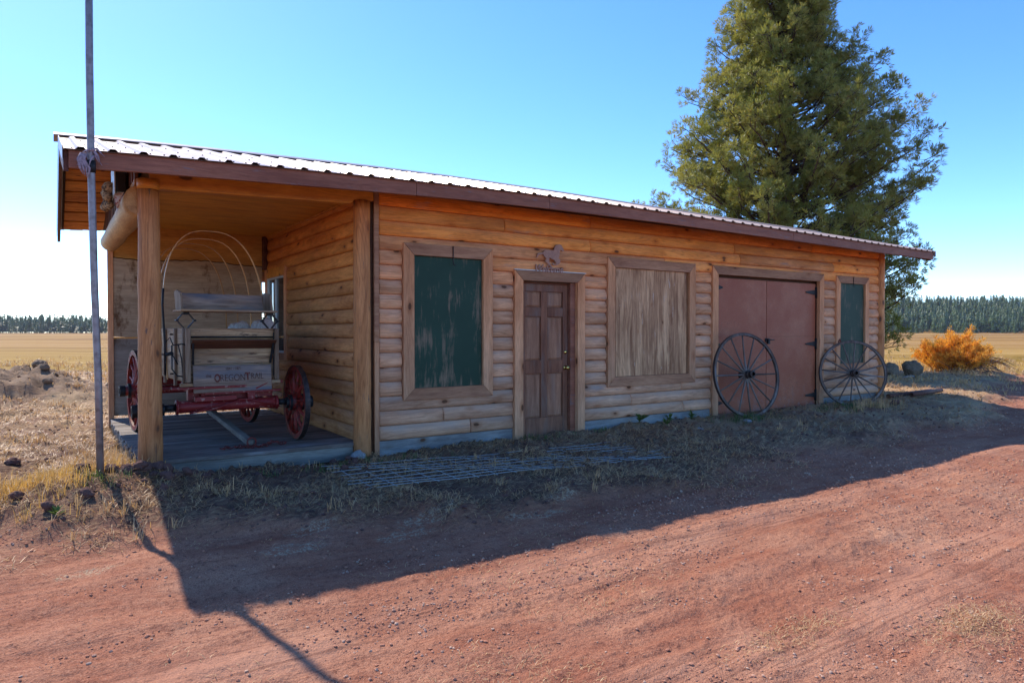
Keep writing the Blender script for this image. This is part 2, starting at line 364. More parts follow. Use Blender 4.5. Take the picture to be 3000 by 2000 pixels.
def groundmat():
    g = G('ground_soil'); P = g.n('TexCoord', out=3)
    road = g.n('Attribute', attribute_name='road', out=2); mead = g.n('Attribute', attribute_name='meadow', out=2); dirt = g.n('Attribute', attribute_name='mound', out=2)
    big = g.noise(P, .55, 4, .6); mid = g.noise(P, 3.2, 5, .62); fine = g.noise(P, 28, 5, .7); grit = g.noise(P, 120, 3, .7)
    st = g.noise(g.n('Mapping', {'Vector': P, 'Rotation': (0, 0, .05), 'Scale': (.35, 3.2, 1)}), 1.0, 5, .65)
    # red cinder road
    rc = g.mix(g.mr(st, .36, .66), (.27, .095, .055), (.40, .18, .11))
    rc = g.mix(g.mr(mid, .45, .68, 0, .45), rc, (.46, .24, .155))
    rc = g.mix(g.mr(big, .5, .68, 0, .55), rc, (.50, .29, .19))
    rc = g.mix(g.mr(fine, .52, .66, 0, .8), rc, (.15, .055, .038))
    rc = g.mix(g.mr(g.noise(g.n('Mapping', {'Vector': P, 'Rotation': (0, 0, .12), 'Scale': (1.2, 22, 1)}), 1.0, 4, .7), .56, .68, 0, .55), rc, (.17, .07, .05))
    rc = g.mix(g.mr(grit, .54, .66, 0, .85), rc, (.12, .045, .03))
    rc = g.mix(g.mr(grit, .30, .42, .6, 0), rc, (.56, .33, .22))
    rc = g.mix(g.mr(g.noise(P, 95, 2, .5), .68, .73, 0, .6), rc, (.50, .33, .25))
    sy = g.n('SeparateXYZ', {0: P}, out=1); sx = g.n('SeparateXYZ', {0: P}, out=0)
    yw = g.math('ADD', g.math('ADD', sy, g.math('MULTIPLY', g.noise(P, .35, 2), .9)), g.math('MULTIPLY', sx, -.05))
    for y0 in (-3.55, -4.95):
        d_ = g.math('ABSOLUTE', g.math('SUBTRACT', yw, y0))
        tr = g.math('MULTIPLY', g.mr(d_, .14, .30, 1, 0), g.mr(g.noise(P, 1.4, 4, .6), .36, .58))
        rc = g.mix(g.math('MULTIPLY', tr, .6), rc, (.46, .235, .155))
        tl_ = g.noise(g.n('Mapping', {'Vector': P, 'Rotation': (0, 0, -.05), 'Scale': (.5, 46, 1)}), 1.0, 2, .5)
        rc = g.mix(g.math('MULTIPLY', g.mr(tl_, .54, .62), g.math('MULTIPLY', g.mr(d_, .25, .5, 1, 0), .5)), rc, (.17, .07, .045))
    # yard: dark soil with matted straw
    yc = g.mix(g.mr(mid, .35, .65), (.17, .088, .06), (.10, .05, .038))
    yc = g.mix(g.mr(fine, .5, .66, 0, .8), yc, (.075, .042, .035))
    sf = g.noise(g.n('Mapping', {'Vector': P, 'Rotation': (0, 0, .7), 'Scale': (9, 60, 20)}), 1, 3, .7, .6)
    sf2 = g.noise(g.n('Mapping', {'Vector': P, 'Rotation': (0, 0, -.8), 'Scale': (9, 60, 20)}), 1, 3, .7, .6)
    sfm = g.math('MAXIMUM', sf, sf2)
    yc = g.mix(g.math('MULTIPLY', g.mr(sfm, .53, .63), g.mr(big, .32, .60, .1, .9)), yc, (.44, .31, .17))
    # far yard is paler, all straw
    sep = g.n('SeparateXYZ', {0: P}, out=None)
    q = g.math('ADD', g.math('MULTIPLY', g.math('ADD', sep.outputs[0], 3.083), FX), g.math('MULTIPLY', g.math('ADD', sep.outputs[1], 7.26), FY))
    far = g.mr(q, 7.5, 12)
    fc = g.mix(g.mr(g.noise(P, 1.1, 6, .7), .4, .62), (.34, .205, .13), (.56, .40, .22))
    fc = g.mix(g.mr(fine, .55, .68, 0, .6), fc, (.16, .10, .07))
    yc = g.mix(g.math('MULTIPLY', far, .85), yc, fc)
    c = g.mix(road, yc, rc)
    # white ashy flakes between yard and road
    asha = g.n('Attribute', attribute_name='ash', out=2)
    ash = g.math('MULTIPLY', g.mr(g.math('ADD', asha, g.math('MULTIPLY', g.noise(P, 9, 6, .8), 1.6)), 1.10, 1.34), g.mr(g.noise(P, 75, 4, .7), .42, .54))
    ash = g.math('MULTIPLY', ash, g.math('MULTIPLY', g.mr(asha, .05, .5, 0, .7), g.mr(g.noise(P, 28, 4, .7), .46, .56)))
    c = g.mix(ash, c, (.50, .40, .27))
    mc = g.mix(g.mr(mid, .35, .65), (.30, .21, .14), (.20, .13, .085))
    mc = g.mix(g.mr(g.noise(P, 6, 5, .7), .5, .62, 0, .8), mc, (.09, .06, .045))
    c = g.mix(dirt, c, mc)
    # meadow bands lie across the valley
    r_ = g.math('SUBTRACT', g.math('MULTIPLY', sep.outputs[0], FY), g.math('MULTIPLY', sep.outputs[1], FX))
    lq = g.math('LOGARITHM', g.math('MAXIMUM', q, 5.0), 2.718)
    bv = g.n('CombineXYZ', {0: g.math('MULTIPLY', r_, .006), 1: g.math('MULTIPLY', lq, 4.5), 2: 0.0})
    bn = g.noise(bv, 1.0, 5, .62, .25)
    mcx = g.ramp(bn, [(.32, (.22, .13, .06)), (.42, (.34, .20, .06)), (.50, (.42, .26, .07)), (.60, (.54, .36, .14)), (.70, (.34, .20, .09))])
    near = g.mr(q, 30, 95, 1, 0)
    mcx = g.mix(g.math('MULTIPLY', near, .7), mcx, g.mix(g.mr(g.noise(bv, 2.5, 4), .4, .6), (.42, .29, .04), (.58, .42, .14)))
    mcx = g.mix(g.mr(g.noise(g.scale(P, (1, 1, 1)), .8, 6, .7), .45, .7, 0, .45), mcx, (.26, .17, .07))
    mcx = g.mix(1.0, mcx, (.72, .64, .56), 'MULTIPLY')
    c = g.mix(mead, c, mcx)
    h = g.math('ADD', g.math('MULTIPLY', mid, .8), g.math('ADD', g.math('MULTIPLY', fine, .35), g.math('MULTIPLY', grit, .12)))
    h = g.math('ADD', h, g.math('MULTIPLY', st, .5))
    return g.bsdf(c, .95, 0, .12, h, 1.0, .05)
M['ground'] = groundmat()

# ------------------------------------------------------------------ terrain
def fwd(x, y): return (x-CAM[0])*FX+(y-CAM[1])*FY
def rgt(x, y): return (x-CAM[0])*FY-(y-CAM[1])*FX
def road_edge(x):
    return np.interp(x, [-9, -4.2, -3.3, -1, 2, 6, 10, 12.5, 16, 40], [-.4, -1.2, -1.5, -2.5, -2.75, -2.6, -2.3, -1.3, .1, 8])
def masks(x, y):
    e = road_edge(x)+fbm(x*.9, y*.9, 4)*.75
    road = sm(.35, -.35, y-e)
    q = fwd(x, y); mead = sm(22.5, 24.5, q+fbm(x*.15, y*.15, 3)*2)
    road = road*(1-sm(30, 60, q))
    mnd = np.exp(-(((rgt(x, y)+9.4)/1.9)**2+((q-12.6)/1.5)**2))
    return road, mead, mnd
def H(x, y):
    x = np.asarray(x, float); y = np.asarray(y, float); q = fwd(x, y)
    road, mead, mnd = masks(x, y)
    z = .02+.006*np.clip(x, 0, 12)+.05*sm(-1.2, -2.6, x)
    z = z*(1-road)-.06*road
    z += .17*np.exp(-(((x+2.85)/.55)**2+((y+.75)/.5)**2))+.05*np.exp(-(((x+2.35)/.4)**2+((y+.45)/.35)**2))
    z -= .13*np.exp(-(((x+.62)/.38)**2+((y-.12)/.22)**2))
    z += .66*mnd*(1+.5*fbm(x*2.5, y*2.5, 4))
    z += .25*np.exp(-(((rgt(x, y)+6.4)/.9)**2+((q-12.2)/.7)**2))
    z -= .9*sm(22, 120, q)
    inside = sm(-2.45, -2.3, x)*sm(11, 10.8, x)*sm(.05, .25, y)*sm(4.1, 3.9, y)
    rough = (1-road)*(1-mead)
    near = 1-sm(25, 45, np.hypot(x-CAM[0], y-CAM[1]))
    z += near*(fbm(x*1.3, y*1.3, 3)*.03+rough*(fbm(x*5.5, y*5.5, 4)*.06*(1-.5*sm(8, 16, q))+np.maximum(fbm(x*13, y*13, 2)-.12, 0)*.10)+road*(fbm(x*.5, y*3.5, 3)*.035+fbm(x*7, y*14, 3)*.012+np.maximum(fbm(x*2, y*4, 2)+.1, 0)*np.abs(fbm(x*26, y*34, 2))*.035))
    z = z*(1-inside)+(-.08)*inside
    hill = sm(700, 980, q)*sm(60, 330, rgt(x, y))*33
    return z+hill
ASH = [(-1.72, -2.62, .22, .12), (-1.50, -2.28, .20, .10), (-.62, -2.50, .34, .10), (-.95, -2.72, .26, .08), (.15, -2.86, .34, .08), (.55, -2.62, .2, .07), (-2.9, -2.3, .2, .06)]
def ashm(x, y):
    m_ = 0
    for a, b, c, d in ASH: m_ = m_+np.exp(-(((x-a)/c)**2+((y-b)/d)**2))
    return np.clip(m_, 0, 1)
def build_ground():
    a0 = math.atan2(FY, FX)
    ang = np.concatenate([np.linspace(-50, 50, 720), np.linspace(53, 307, 90)])
    rad = np.concatenate([np.geomspace(.6, 60, 760), np.geomspace(62, 1380, 60)])
    A = np.radians(-ang)+a0; X = CAM[0]+np.outer(rad, np.cos(A)); Y = CAM[1]+np.outer(rad, np.sin(A))
    Z = H(X, Y); nr, na = X.shape
    V = np.stack([X, Y, Z], -1).reshape(-1, 3)
    ctr = np.array([[CAM[0], CAM[1], -.06]])
    i = np.arange(nr-1)[:, None]*na; j = np.arange(na)[None, :]; j2 = (j+1) % na
    F = np.stack([i+j, i+j2, i+na+j2, i+na+j], -1).reshape(-1, 4)[:, ::-1]
    road, mead, mnd = masks(X, Y); mnd = np.clip(mnd*1.6-.12, 0, 1)
    mnd2 = np.exp(-(((rgt(X, Y)+6.4)/.9)**2+((fwd(X, Y)-12.2)/.7)**2)); mnd = np.clip(mnd+mnd2, 0, 1)
    at = {'road': road.ravel(), 'meadow': mead.ravel(), 'mound': mnd.ravel(), 'ash': ashm(X, Y).ravel()}
    fr = at['road'][F].mean(1) > .5; fm = at['meadow'][F].mean(1) > .5
    for name, sel in (('ground', ~fr & ~fm), ('dirt_road', fr & ~fm), ('meadow', fm)):
        FF = F[sel]; used, inv = np.unique(FF, return_inverse=True)
        me = npmesh(name, V[used], inv.reshape(FF.shape), M['ground'], True)
        for k, a in at.items():
            d = me.attributes.new(k, 'FLOAT', 'POINT'); d.data.foreach_set('value', a[used].astype(np.float32))
        tag(link(name, me), kind='structure')
    # shut the small opening under the camera
    n0 = nr*0; V2 = np.concatenate([ctr, V[:na]]); F2 = np.array([(0, k+1, (k+1) % na+1) for k in range(na)])[:, ::-1]
    me = npmesh('dirt_road_patch', V2, F2, M['ground'], True)
    for k in at:
        d = me.attributes.new(k, 'FLOAT', 'POINT'); d.data.foreach_set('value', np.full(na+1, 1.0 if k == 'road' else 0.0, np.float32))
    tag(link('dirt_road', me), kind='structure')
build_ground()
def gz(x, y): return float(H(np.array([x]), np.array([y]))[0])

# ------------------------------------------------------------------ the long cabin
HOUSE = thing('log_cabin', 'long low log-sided cabin with a metal roof and an open porch on its left end', 'cabin')
EX = [-3.1, -2.94, -2.44, -1.47, -.31, .735, 1.95, 4.0, 6.9, 9.74, 11.62, 11.7]
EZ = [2.74, 2.747, 2.775, 2.813, 2.852, 2.883, 2.903, 2.905, 2.883, 2.860, 2.855, 2.855]
def zb(x): return float(np.interp(x, EX, EZ))
SL = .268
def rz(x, y):                       # underside of the metal at (x, y)
    return zb(x)+.165+SL*(y+.6 if y <= 1.975 else 2*1.975-y+.6)
ROW = .167
def rowz(k, x): return .172+.0018*max(x, 0)+ROW*k
PROF = [(0, .001), (.020, .0025), (.036, .012), (.046, .032), (.049, .060), (.046, .090), (.038, .118), (.025, .142), (.013, .157), (.008, .164), (0, .166)]
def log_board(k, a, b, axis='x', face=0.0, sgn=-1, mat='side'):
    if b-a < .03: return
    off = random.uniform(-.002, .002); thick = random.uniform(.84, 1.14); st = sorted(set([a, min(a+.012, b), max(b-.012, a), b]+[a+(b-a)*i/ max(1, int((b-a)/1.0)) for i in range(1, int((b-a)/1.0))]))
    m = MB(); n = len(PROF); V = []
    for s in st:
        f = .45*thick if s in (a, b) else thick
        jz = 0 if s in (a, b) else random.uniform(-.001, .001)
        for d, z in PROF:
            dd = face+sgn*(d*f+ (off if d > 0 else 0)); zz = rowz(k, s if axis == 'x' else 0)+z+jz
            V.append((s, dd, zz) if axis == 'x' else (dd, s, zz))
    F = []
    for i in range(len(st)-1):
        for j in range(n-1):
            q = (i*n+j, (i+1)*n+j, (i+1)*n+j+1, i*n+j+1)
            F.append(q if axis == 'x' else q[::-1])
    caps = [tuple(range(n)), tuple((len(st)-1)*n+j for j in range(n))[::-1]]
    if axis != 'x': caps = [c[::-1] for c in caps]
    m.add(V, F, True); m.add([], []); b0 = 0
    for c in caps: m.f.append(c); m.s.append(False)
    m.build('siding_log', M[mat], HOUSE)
OPEN = [(.285, 1.50, .618, 2.44), (1.835, 3.0, -.2, 2.20), (3.42, 5.24, .63, 2.465), (5.64, 8.73, -.2, 2.467), (9.14, 10.28, .67, 2.465)]
SEAMS = {16: [3.15, 6.6], 15: [5.95], 14: [2.98, 7.6], 13: [], 12: [], 2: [4.9], 1: [], 0: []}
SEAMS = {16: [3.12, 8.4], 15: [1.7, 6.2], 14: [3.12, 6.35, 9.1], 13: [4.6], 2: [4.95], 1: [.82, 3.9], 0: [1.2, 5.0]}
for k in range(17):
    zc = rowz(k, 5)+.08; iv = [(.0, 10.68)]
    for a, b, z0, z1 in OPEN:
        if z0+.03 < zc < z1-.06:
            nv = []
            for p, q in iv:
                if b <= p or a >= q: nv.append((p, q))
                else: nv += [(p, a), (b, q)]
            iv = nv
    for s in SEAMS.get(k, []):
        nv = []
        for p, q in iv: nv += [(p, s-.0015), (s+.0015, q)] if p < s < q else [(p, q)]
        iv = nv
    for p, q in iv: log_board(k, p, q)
# skirt boards
for a, b in ((.0, 1.835), (3.0, 5.64), (8.73, 10.68)):
    m = MB(); m.add([(a,-.012,-.15),(b,-.012,-.15),(b,.03,-.15),(a,.03,-.15),(a,-.012,rowz(0,a)-.004),(b,-.012,rowz(0,b)-.004),(b,.03,rowz(0,b)-.004),(a,.03,rowz(0,a)-.004)],
        [(0,3,2,1),(4,5,6,7),(0,1,5,4),(1,2,6,5),(2,3,7,6),(3,0,4,7)]); m.build('skirt_board', M['skirt'], HOUSE, .004)
# walls behind the boards
m = MB()
segs = [(-.17, 1.94), (2.87, 5.75), (8.63, 10.84)]
for a, b in segs: m.box(a, b, .004, .16, -.2, 3.10)
m.box(1.94, 2.87, .10, .16, -.2, 3.10); m.box(1.94, 2.87, .004, .10, 2.06, 3.10)
m.box(5.75, 8.63, .06, .16, -.2, 3.10); m.box(5.75, 8.63, .004, .06, 2.34, 3.10)
m.build('front_wall', M['sheath'], HOUSE)
B('back_wall', -2.36, 10.84, 4.0, 4.06, 2.2, 3.0, M['trimx'], HOUSE)
B('back_wall', -.17, 10.84, 3.96, 4.0, -.2, 3.0, M['trimx'], HOUSE)
B('side_wall', -.196, -.17, .1, 3.96, -.2, 3.06, M['sheath'], HOUSE)
B('side_wall', 10.80, 10.84, .16, 3.96, -.2, 3.0, M['trimx'], HOUSE)
MB().prism([(0.0, 2.9), (3.96, 2.9), (3.96, rz(10.8, 3.96)-.03), (1.975, rz(10.8, 1.975)-.03), (0, rz(10.8, 0)-.03)], 'x', 10.79, 10.845).build('gable_wall', M['gable'], HOUSE)

def frame(x0, x1, z0, z1, w, bottom=True, y0=-.068, y1=.0, mith='trimx', mitv='trimz'):
    """mitred window or door casing, four boards"""
    X0, X1, Z0, Z1 = x0+w, x1-w, z0+w, z1-w
    if not bottom: Z0 = z0
    g_ = .0015
    MB().prism([(x0+g_, z1), (X0+g_, Z1), (X1-g_, Z1), (x1-g_, z1)], 'y', y0, y1).build('casing', M[mith], HOUSE, .003)
    if bottom: MB().prism([(x0+g_, z0), (x1-g_, z0), (X1-g_, Z0), (X0+g_, Z0)], 'y', y0, y1).build('casing', M[mith], HOUSE, .003)
    MB().prism([(x0, z0), (X0, Z0), (X0, Z1-.002), (x0, z1-.002)], 'y', y0, y1).build('casing', M[mitv], HOUSE, .003)
    MB().prism([(X1, Z0), (x1, z0), (x1, z1-.002), (X1, Z1-.002)], 'y', y0, y1).build('casing', M[mitv], HOUSE, .003)
frame(.285, 1.50, .618, 2.44, .137); frame(3.42, 5.24, .63, 2.465, .14); frame(9.14, 10.28, .67, 2.465, .135)
frame(5.64, 8.73, .0, 2.467, .138, False)
frame(1.835, 3.0, -.04, 2.205, .13, False)
B('door_drip_edge', 1.82, 3.01, -.076, -.0, 2.207, 2.214, M['alu'], HOUSE, 0)
sh = B('shutter', .425, 1.36, -.028, -.008, .755, 2.300, M['green'], HOUSE, .002); sh['label'] = 'dark green shutter panel with worn paint, left window'
sh = B('shutter', 9.278, 10.142, -.03, -.01, .806, 2.328, M['green'], HOUSE, .002); sh['label'] = 'narrow green shutter panel at the right end'
sh = B('shutter', 3.60, 5.07, -.03, -.01, .772, 2.322, M['plytan'], HOUSE, .002); sh['label'] = 'bare weathered plywood panel over the middle window'
B('shutter_batten', 3.563, 3.597, -.026, -.006, .772, 2.322, M['trimz'], HOUSE, .002)
# hooks over the shutters
for hx, zt, zl in ((.93, 2.437, 2.21), (9.70, 2.463, 2.27)):
    MB().tube([(hx, -.075, zt), (hx, -.075, zl+.05), (hx+.005, -.075, zl+.015), (hx+.02, -.077, zl), (hx+.04, -.077, zl+.012)], .006, 6).build('shutter_hook', M['iron'], HOUSE)
MB().tube([(9.20, -.075, 1.16), (9.21, -.07, 1.24), (9.24, -.075, 1.27), (9.27, -.075, 1.22), (9.24, -.07, 1.17)], .014, 6).build('red_rag', M['chain'], HOUSE)
# corner post on the right, trim on the left
def logpost(name, x, y, r0, r1, z0, z1, mat, jit=.012, seg=20, n=26):
    pts = [(x+random.uniform(-.003, .003), y+random.uniform(-.003, .003), z0+(z1-z0)*i/n) for i in range(n+1)]
    rs = [r0+(r1-r0)*i/n+random.uniform(-.002, .002) for i in range(n+1)]
    return MB().tube(pts, rs, seg, jit=jit).build(name, M[mat], HOUSE)
logpost('corner_post', 10.765, -.005, .104, .098, -.12, 3.06, 'logz')
logpost('corner_post', -.205, -.03, .098, .09, -.06, 2.86, 'logz')
logpost('porch_post', -2.305, -.03, .108, .092, -.1, 2.74, 'logz')
MB().tube([(-2.305, -.03, 2.742), (-2.305, -.03, 2.835)], [.098, .100], 20).build('post_cap', M['orange'], HOUSE)
B('corner_trim', -.062, -.004, -.045, -.005, -.12, 1.30, M['trimz'], HOUSE); B('corner_trim', -.064, -.006, -.045, -.005, 1.303, 3.0, M['trimx'], HOUSE)
B('corner_shadow_board', -.13, -.066, -.004, .03, -.1, 3.0, M['sheath'], HOUSE)  # dark strip added as the shade in the gap between post and trim

# entry door
DOOR = B('door', 1.965, 2.775, .058, .09, .035, 2.045, M['door'], HOUSE, .002)
DOOR['label'] = 'dark brown six-panel wooden door with brass knob'
def dpart(x0, x1, z0, z1, y0=.036, y1=.058, nm='door_rail', mt='door', bev=.004): B(nm, x0, x1, y0, y1, z0, z1, M[mt], DOOR, bev)
dpart(1.965, 2.065, .035, 2.045, nm='door_stile'); dpart(2.69, 2.775, .035, 2.045, nm='door_stile')
ZD = [(.27, .859), (1.035, 1.614), (1.737, 1.946)]
dpart(2.322, 2.428, .27, 1.946, nm='door_stile', y0=.037)
for z0, z1 in ((.035, .27), (.859, 1.035), (1.614, 1.737), (1.946, 2.045)):
    if z0 in (.035, 1.946): dpart(2.065, 2.69, z0, z1)
    else: dpart(2.065, 2.322, z0, z1); dpart(2.428, 2.69, z0, z1)
for z0, z1 in ZD:
    for x0, x1 in ((2.065, 2.322), (2.428, 2.69)):
        a = .028
        m = MB(); o = [(x0+.006, z0+.006), (x1-.006, z0+.006), (x1-.006, z1-.006), (x0+.006, z1-.006)]
        i_ = [(x0+a, z0+a), (x1-a, z0+a), (x1-a, z1-a), (x0+a, z1-a)]
        m.add([(p, .0575, q) for p, q in o]+[(p, .044, q) for p, q in i_], [(0, 1, 5, 4), (1, 2, 6, 5), (2, 3, 7, 6), (3, 0, 4, 7), (4, 5, 6, 7)])
        m.build('door_panel', M['doorp'], DOOR)
m = MB().lathe([(.0, 0), (.03, 0), (.03, -.006), (.012, -.01), (.011, -.035), (.026, -.045), (.029, -.058), (.022, -.07), (.0, -.074)], 18, 'y'); m.shift(2.733, .036, .925); m.build('door_knob', M['brass'], DOOR)
m = MB().lathe([(.0, 0), (.026, 0), (.026, -.008), (.018, -.016), (.0, -.018)], 18, 'y'); m.shift(2.733, .036, 1.135); m.build('deadbolt', M['brass'], DOOR)
B('door_jamb', 2.785, 2.868, -.012, .09, .0, 2.072, M['fascia'], HOUSE); B('door_jamb', 1.942, 1.962, -.0, .09, .0, 2.072, M['fascia'], HOUSE)
B('door_jamb', 1.963, 2.784, .03, .09, 2.05, 2.074, M['fascia'], HOUSE)
B('threshold', 1.965, 2.80, -.05, .09, -.03, .03, M['alu'], HOUSE)
B('window_stop', 3.56, 5.08, -.005, .003, .76, 2.335, M['sheath'], HOUSE, 0); B('window_stop', .42, 1.364, -.005, .003, .75, 2.31, M['sheath'], HOUSE, 0); B('window_stop', 9.27, 10.15, -.005, .003, .80, 2.335, M['sheath'], HOUSE, 0)

# double doors
def ddleaf(x0, x1, lab):
    d = MB().add([(x0, .01, .075), (x1, .01, .06), (x1, .035, .06), (x0, .035, .075), (x0, .01, 2.285), (x1, .01, 2.285), (x1, .035, 2.285), (x0, .035, 2.285)],
        [(0,3,2,1),(4,5,6,7),(0,1,5,4),(1,2,6,5),(2,3,7,6),(3,0,4,7)]).build('shed_door', M['dd'], HOUSE, .002)
    d['label'] = lab; return d
d1 = ddleaf(5.79, 7.118, 'left leaf of the red-brown plywood double doors'); d2 = ddleaf(7.130, 8.575, 'right leaf of the red-brown plywood double doors')
B('door_seam', 7.135, 8.57, .0075, .0095, 1.325, 1.329, M['sheath'], d2, 0)
def hinge(x, z, s, par):
    m = MB(); m.box(x-.022, x+.022, -.004, .008, z-.10, z+.10)
    m.prism([(x, z-.05), (x-s*.30, z-.014), (x-s*.33, z), (x-s*.30, z+.014), (x, z+.05)], 'y', -.003, .008)
    m.tube([(x, -.008, z-.1), (x, -.008, z+.1)], .012, 8)
    m.build('hinge', M['iron'], par)
for z in (2.128, 1.19, .255):
    hinge(8.575, z, 1, d2); hinge(5.80, z, -.5, d1)
m = MB(); m.box(7.08, 7.19, -.004, .009, 1.24, 1.30); m.box(7.12, 7.17, -.035, -.004, 1.20, 1.29); m.tube([(7.10, -.02, 1.28), (7.30, -.02, 1.27)], .009, 6); m.build('latch', M['iron'], d1)

# porch: deck, joist, walls, ceiling
n = 27; yy = [-.02+i*(3.95/n) for i in range(n+1)]
for i in range(n):
    e = random.uniform(-.02, .02) if i else 0
    B('deck_plank', -2.40+e, -.20, yy[i]+.004, yy[i+1]-.003, .148, .185+random.uniform(-.002, .002), M['deck'], HOUSE, .004)
B('rim_joist', -2.38, -.30, -.005, .035, -.005, .146, M['joist'], HOUSE); B('rim_joist', -2.38, -2.34, .04, 3.9, -.02, .146, M['joist'], HOUSE)
B('ledger', -2.2, -.3, .5, .56, -.02, .146, M['joist'], HOUSE)
for k in range(17):
    zc = rowz(k, 0)+.08
    if 1.0 < zc < 2.39: log_board(k, .07, 2.765, 'y', -.196, -1, 'sidey')
    else: log_board(k, .07, 3.94, 'y', -.196, -1, 'sidey')
# porch window
W = B('porch_window', -.20, -.18, 2.87, 3.80, 1.10, 2.24, M['sheath'], HOUSE, 0); W['label'] = 'white aluminium sliding window in the porch wall'
B('pane', -.212, -.206, 3.36, 3.77, 1.13, 2.21, M['glass'], W, 0); B('pane', -.222, -.216, 2.90, 3.34, 1.13, 2.21, M['glass'], W, 0)
for a, b, c, d in ((2.87, 2.895, 1.1, 2.24), (3.775, 3.80, 1.1, 2.24), (3.335, 3.365, 1.1, 2.24)): B('window_frame', -.245, -.20, a, b, c, d, M['alu'], W, .002)
for c, d in ((1.10, 1.128), (2.212, 2.24)): B('window_frame', -.244, -.201, 2.896, 3.774, c, d, M['alu'], W, .002)
for a, b, c, d in ((2.765, 2.868, 1.0, 2.38), (3.80, 3.925, 1.0, 2.38)): B('casing', -.255, -.19, a, b, c, d, M['trimz'], HOUSE)
B('casing', -.254, -.19, 2.87, 3.798, 2.242, 2.38, M['orange'], HOUSE); B('casing', -.254, -.19, 2.87, 3.798, 1.0, 1.098, M['trimx'], HOUSE)
# porch back wall: three layers of sheet with a ragged middle one
B('back_panel', -2.33, -.26, 3.915, 3.93, 2.36, 2.95, M['upp'], HOUSE, 0)
m = MB(); xs = np.linspace(-2.335, -.30, 40); top = [2.455+.02*math.sin(x*4)+random.uniform(-.008, .008) for x in xs]; bot = [1.34+.012*math.sin(x*7) for x in xs]
V = [(x, 3.895, b) for x, b in zip(xs, bot)]+[(x, 3.895, t) for x, t in zip(xs, top)]+[(x, 3.912, b) for x, b in zip(xs, bot)]+[(x, 3.912, t) for x, t in zip(xs, top)]
m.add(V, [(i, i+1, 41+i, 40+i) for i in range(39)]+[(40+i, 41+i, 121+i, 120+i) for i in range(39)]+[(80+i, i, i+1, 81+i) for i in range(39)]); o = m.build('back_panel', M['brownp'], HOUSE); o['label'] = 'brown sheet with water stains and a ragged top edge on the porch back wall'
B('back_panel', -2.335, -.28, 3.90, 3.915, .222, 1.315, M['grayp'], HOUSE, 0)
B('back_rail', -2.335, -.28, 3.885, 3.915, 1.317, 1.335, M['orange'], HOUSE, 0)
m = MB(); m.tube([(x, 3.890, t+.004) for x, t in zip(xs, top)], .007, 6); m.build('torn_edge', M['sheath'], HOUSE)
B('back_post', -2.405, -2.335, 3.88, 3.95, -.05, 2.56, M['trimz'], HOUSE)
B('back_corner_board', -.30, -.235, 3.80, 3.895, 2.385, 2.90, M['rake'], HOUSE)
yc = [.04, .95, 1.9, 2.85, 3.94]
for i in range(4): B('ceiling_panel', -2.34, -.20, yc[i]+.003, yc[i+1]-.003, 2.915, 2.93, M['ceil'], HOUSE, .002)
B('ceiling_trim', -.262, -.236, .06, 3.9, 2.885, 2.914, M['orange'], HOUSE)
# header beam with a notched end, wall strip above
m = MB(); m.add([], [])
hb = [(-2.30, 2.752), (-.42, 2.812), (-.33, 2.822), (-.31, 2.86), (-.08, 2.868), (-.08, 3.02), (-2.30, 3.0)]
MB().prism(hb, 'y', -.075, .035).build('header_beam', M['orange'], HOUSE, .006)
B('frieze_board', -2.40, -.0, -.01, .035, 3.022, rz(-2.4, 0)-.03, M['sheath'], HOUSE, 0)
pts = [(-2.375, .0+3.75*i/14, 2.645+.006*math.sin(i)) for i in range(15)]
MB().tube(pts, [.135-.0012*i+random.uniform(-.003, .003) for i in range(15)], 20, jit=.01).build('eave_log', M['logy'], HOUSE)
B('gable_plate', -2.42, -2.33, .0, 3.93, 2.784, 2.84, M['logy'], HOUSE)
y = .0; i = 0
while y < 3.92:
    w = .128; a = max(y, 0); b = min(y+w, 3.93)
    dx = .012 if i % 2 else 0
    pr = [(a+.003, 2.842), (b-.003, 2.842), (b-.003, rz(-2.4, b)-.035), (a+.003, rz(-2.4, a)-.035)]
    MB().prism(pr, 'x', -2.415-dx, -2.385).build('gable_board', M['gable'], HOUSE, .003); y += w; i += 1

# roof
def slab(name, x0, x1, ya, yb, t0, t1, mat, parent=HOUSE, n=None, bev=0):
    """sloping slab between roof offsets t0..t1 below the metal, follows the sagging eave"""
    xs = [x0]+[x for x in EX if x0+.01 < x < x1-.01]+[x1]; V = []
    for x in xs: V += [(x, ya, rz(x, ya)+t0), (x, yb, rz(x, yb)+t0), (x, yb, rz(x, yb)+t1), (x, ya, rz(x, ya)+t1)]
    k = len(xs); F = [(0, 1, 2, 3), tuple(4*(k-1)+i for i in (3, 2, 1, 0))]
    for i in range(k-1):
        for j in range(4): F.append((4*i+j, 4*(i+1)+j, 4*(i+1)+(j+1) % 4, 4*i+(j+1) % 4))
    return MB().add(V, F).build(name, M[mat], parent, bev)
slab('roof_sheathing', -2.93, 11.6, -.597, 1.974, -.03, -.004, 'sheath'); slab('roof_sheathing', -2.93, 11.6, 1.976, 4.55, -.03, -.004, 'sheath')
for lo, hi in ((-.56, 1.95), (2.0, 4.53)):
    nb = 8; st = (hi-lo)/nb
    for i in range(nb): slab('soffit_board', -2.905, -2.42, lo+i*st+.004, lo+(i+1)*st-.045, -.052, -.032, 'soffit', bev=.003)
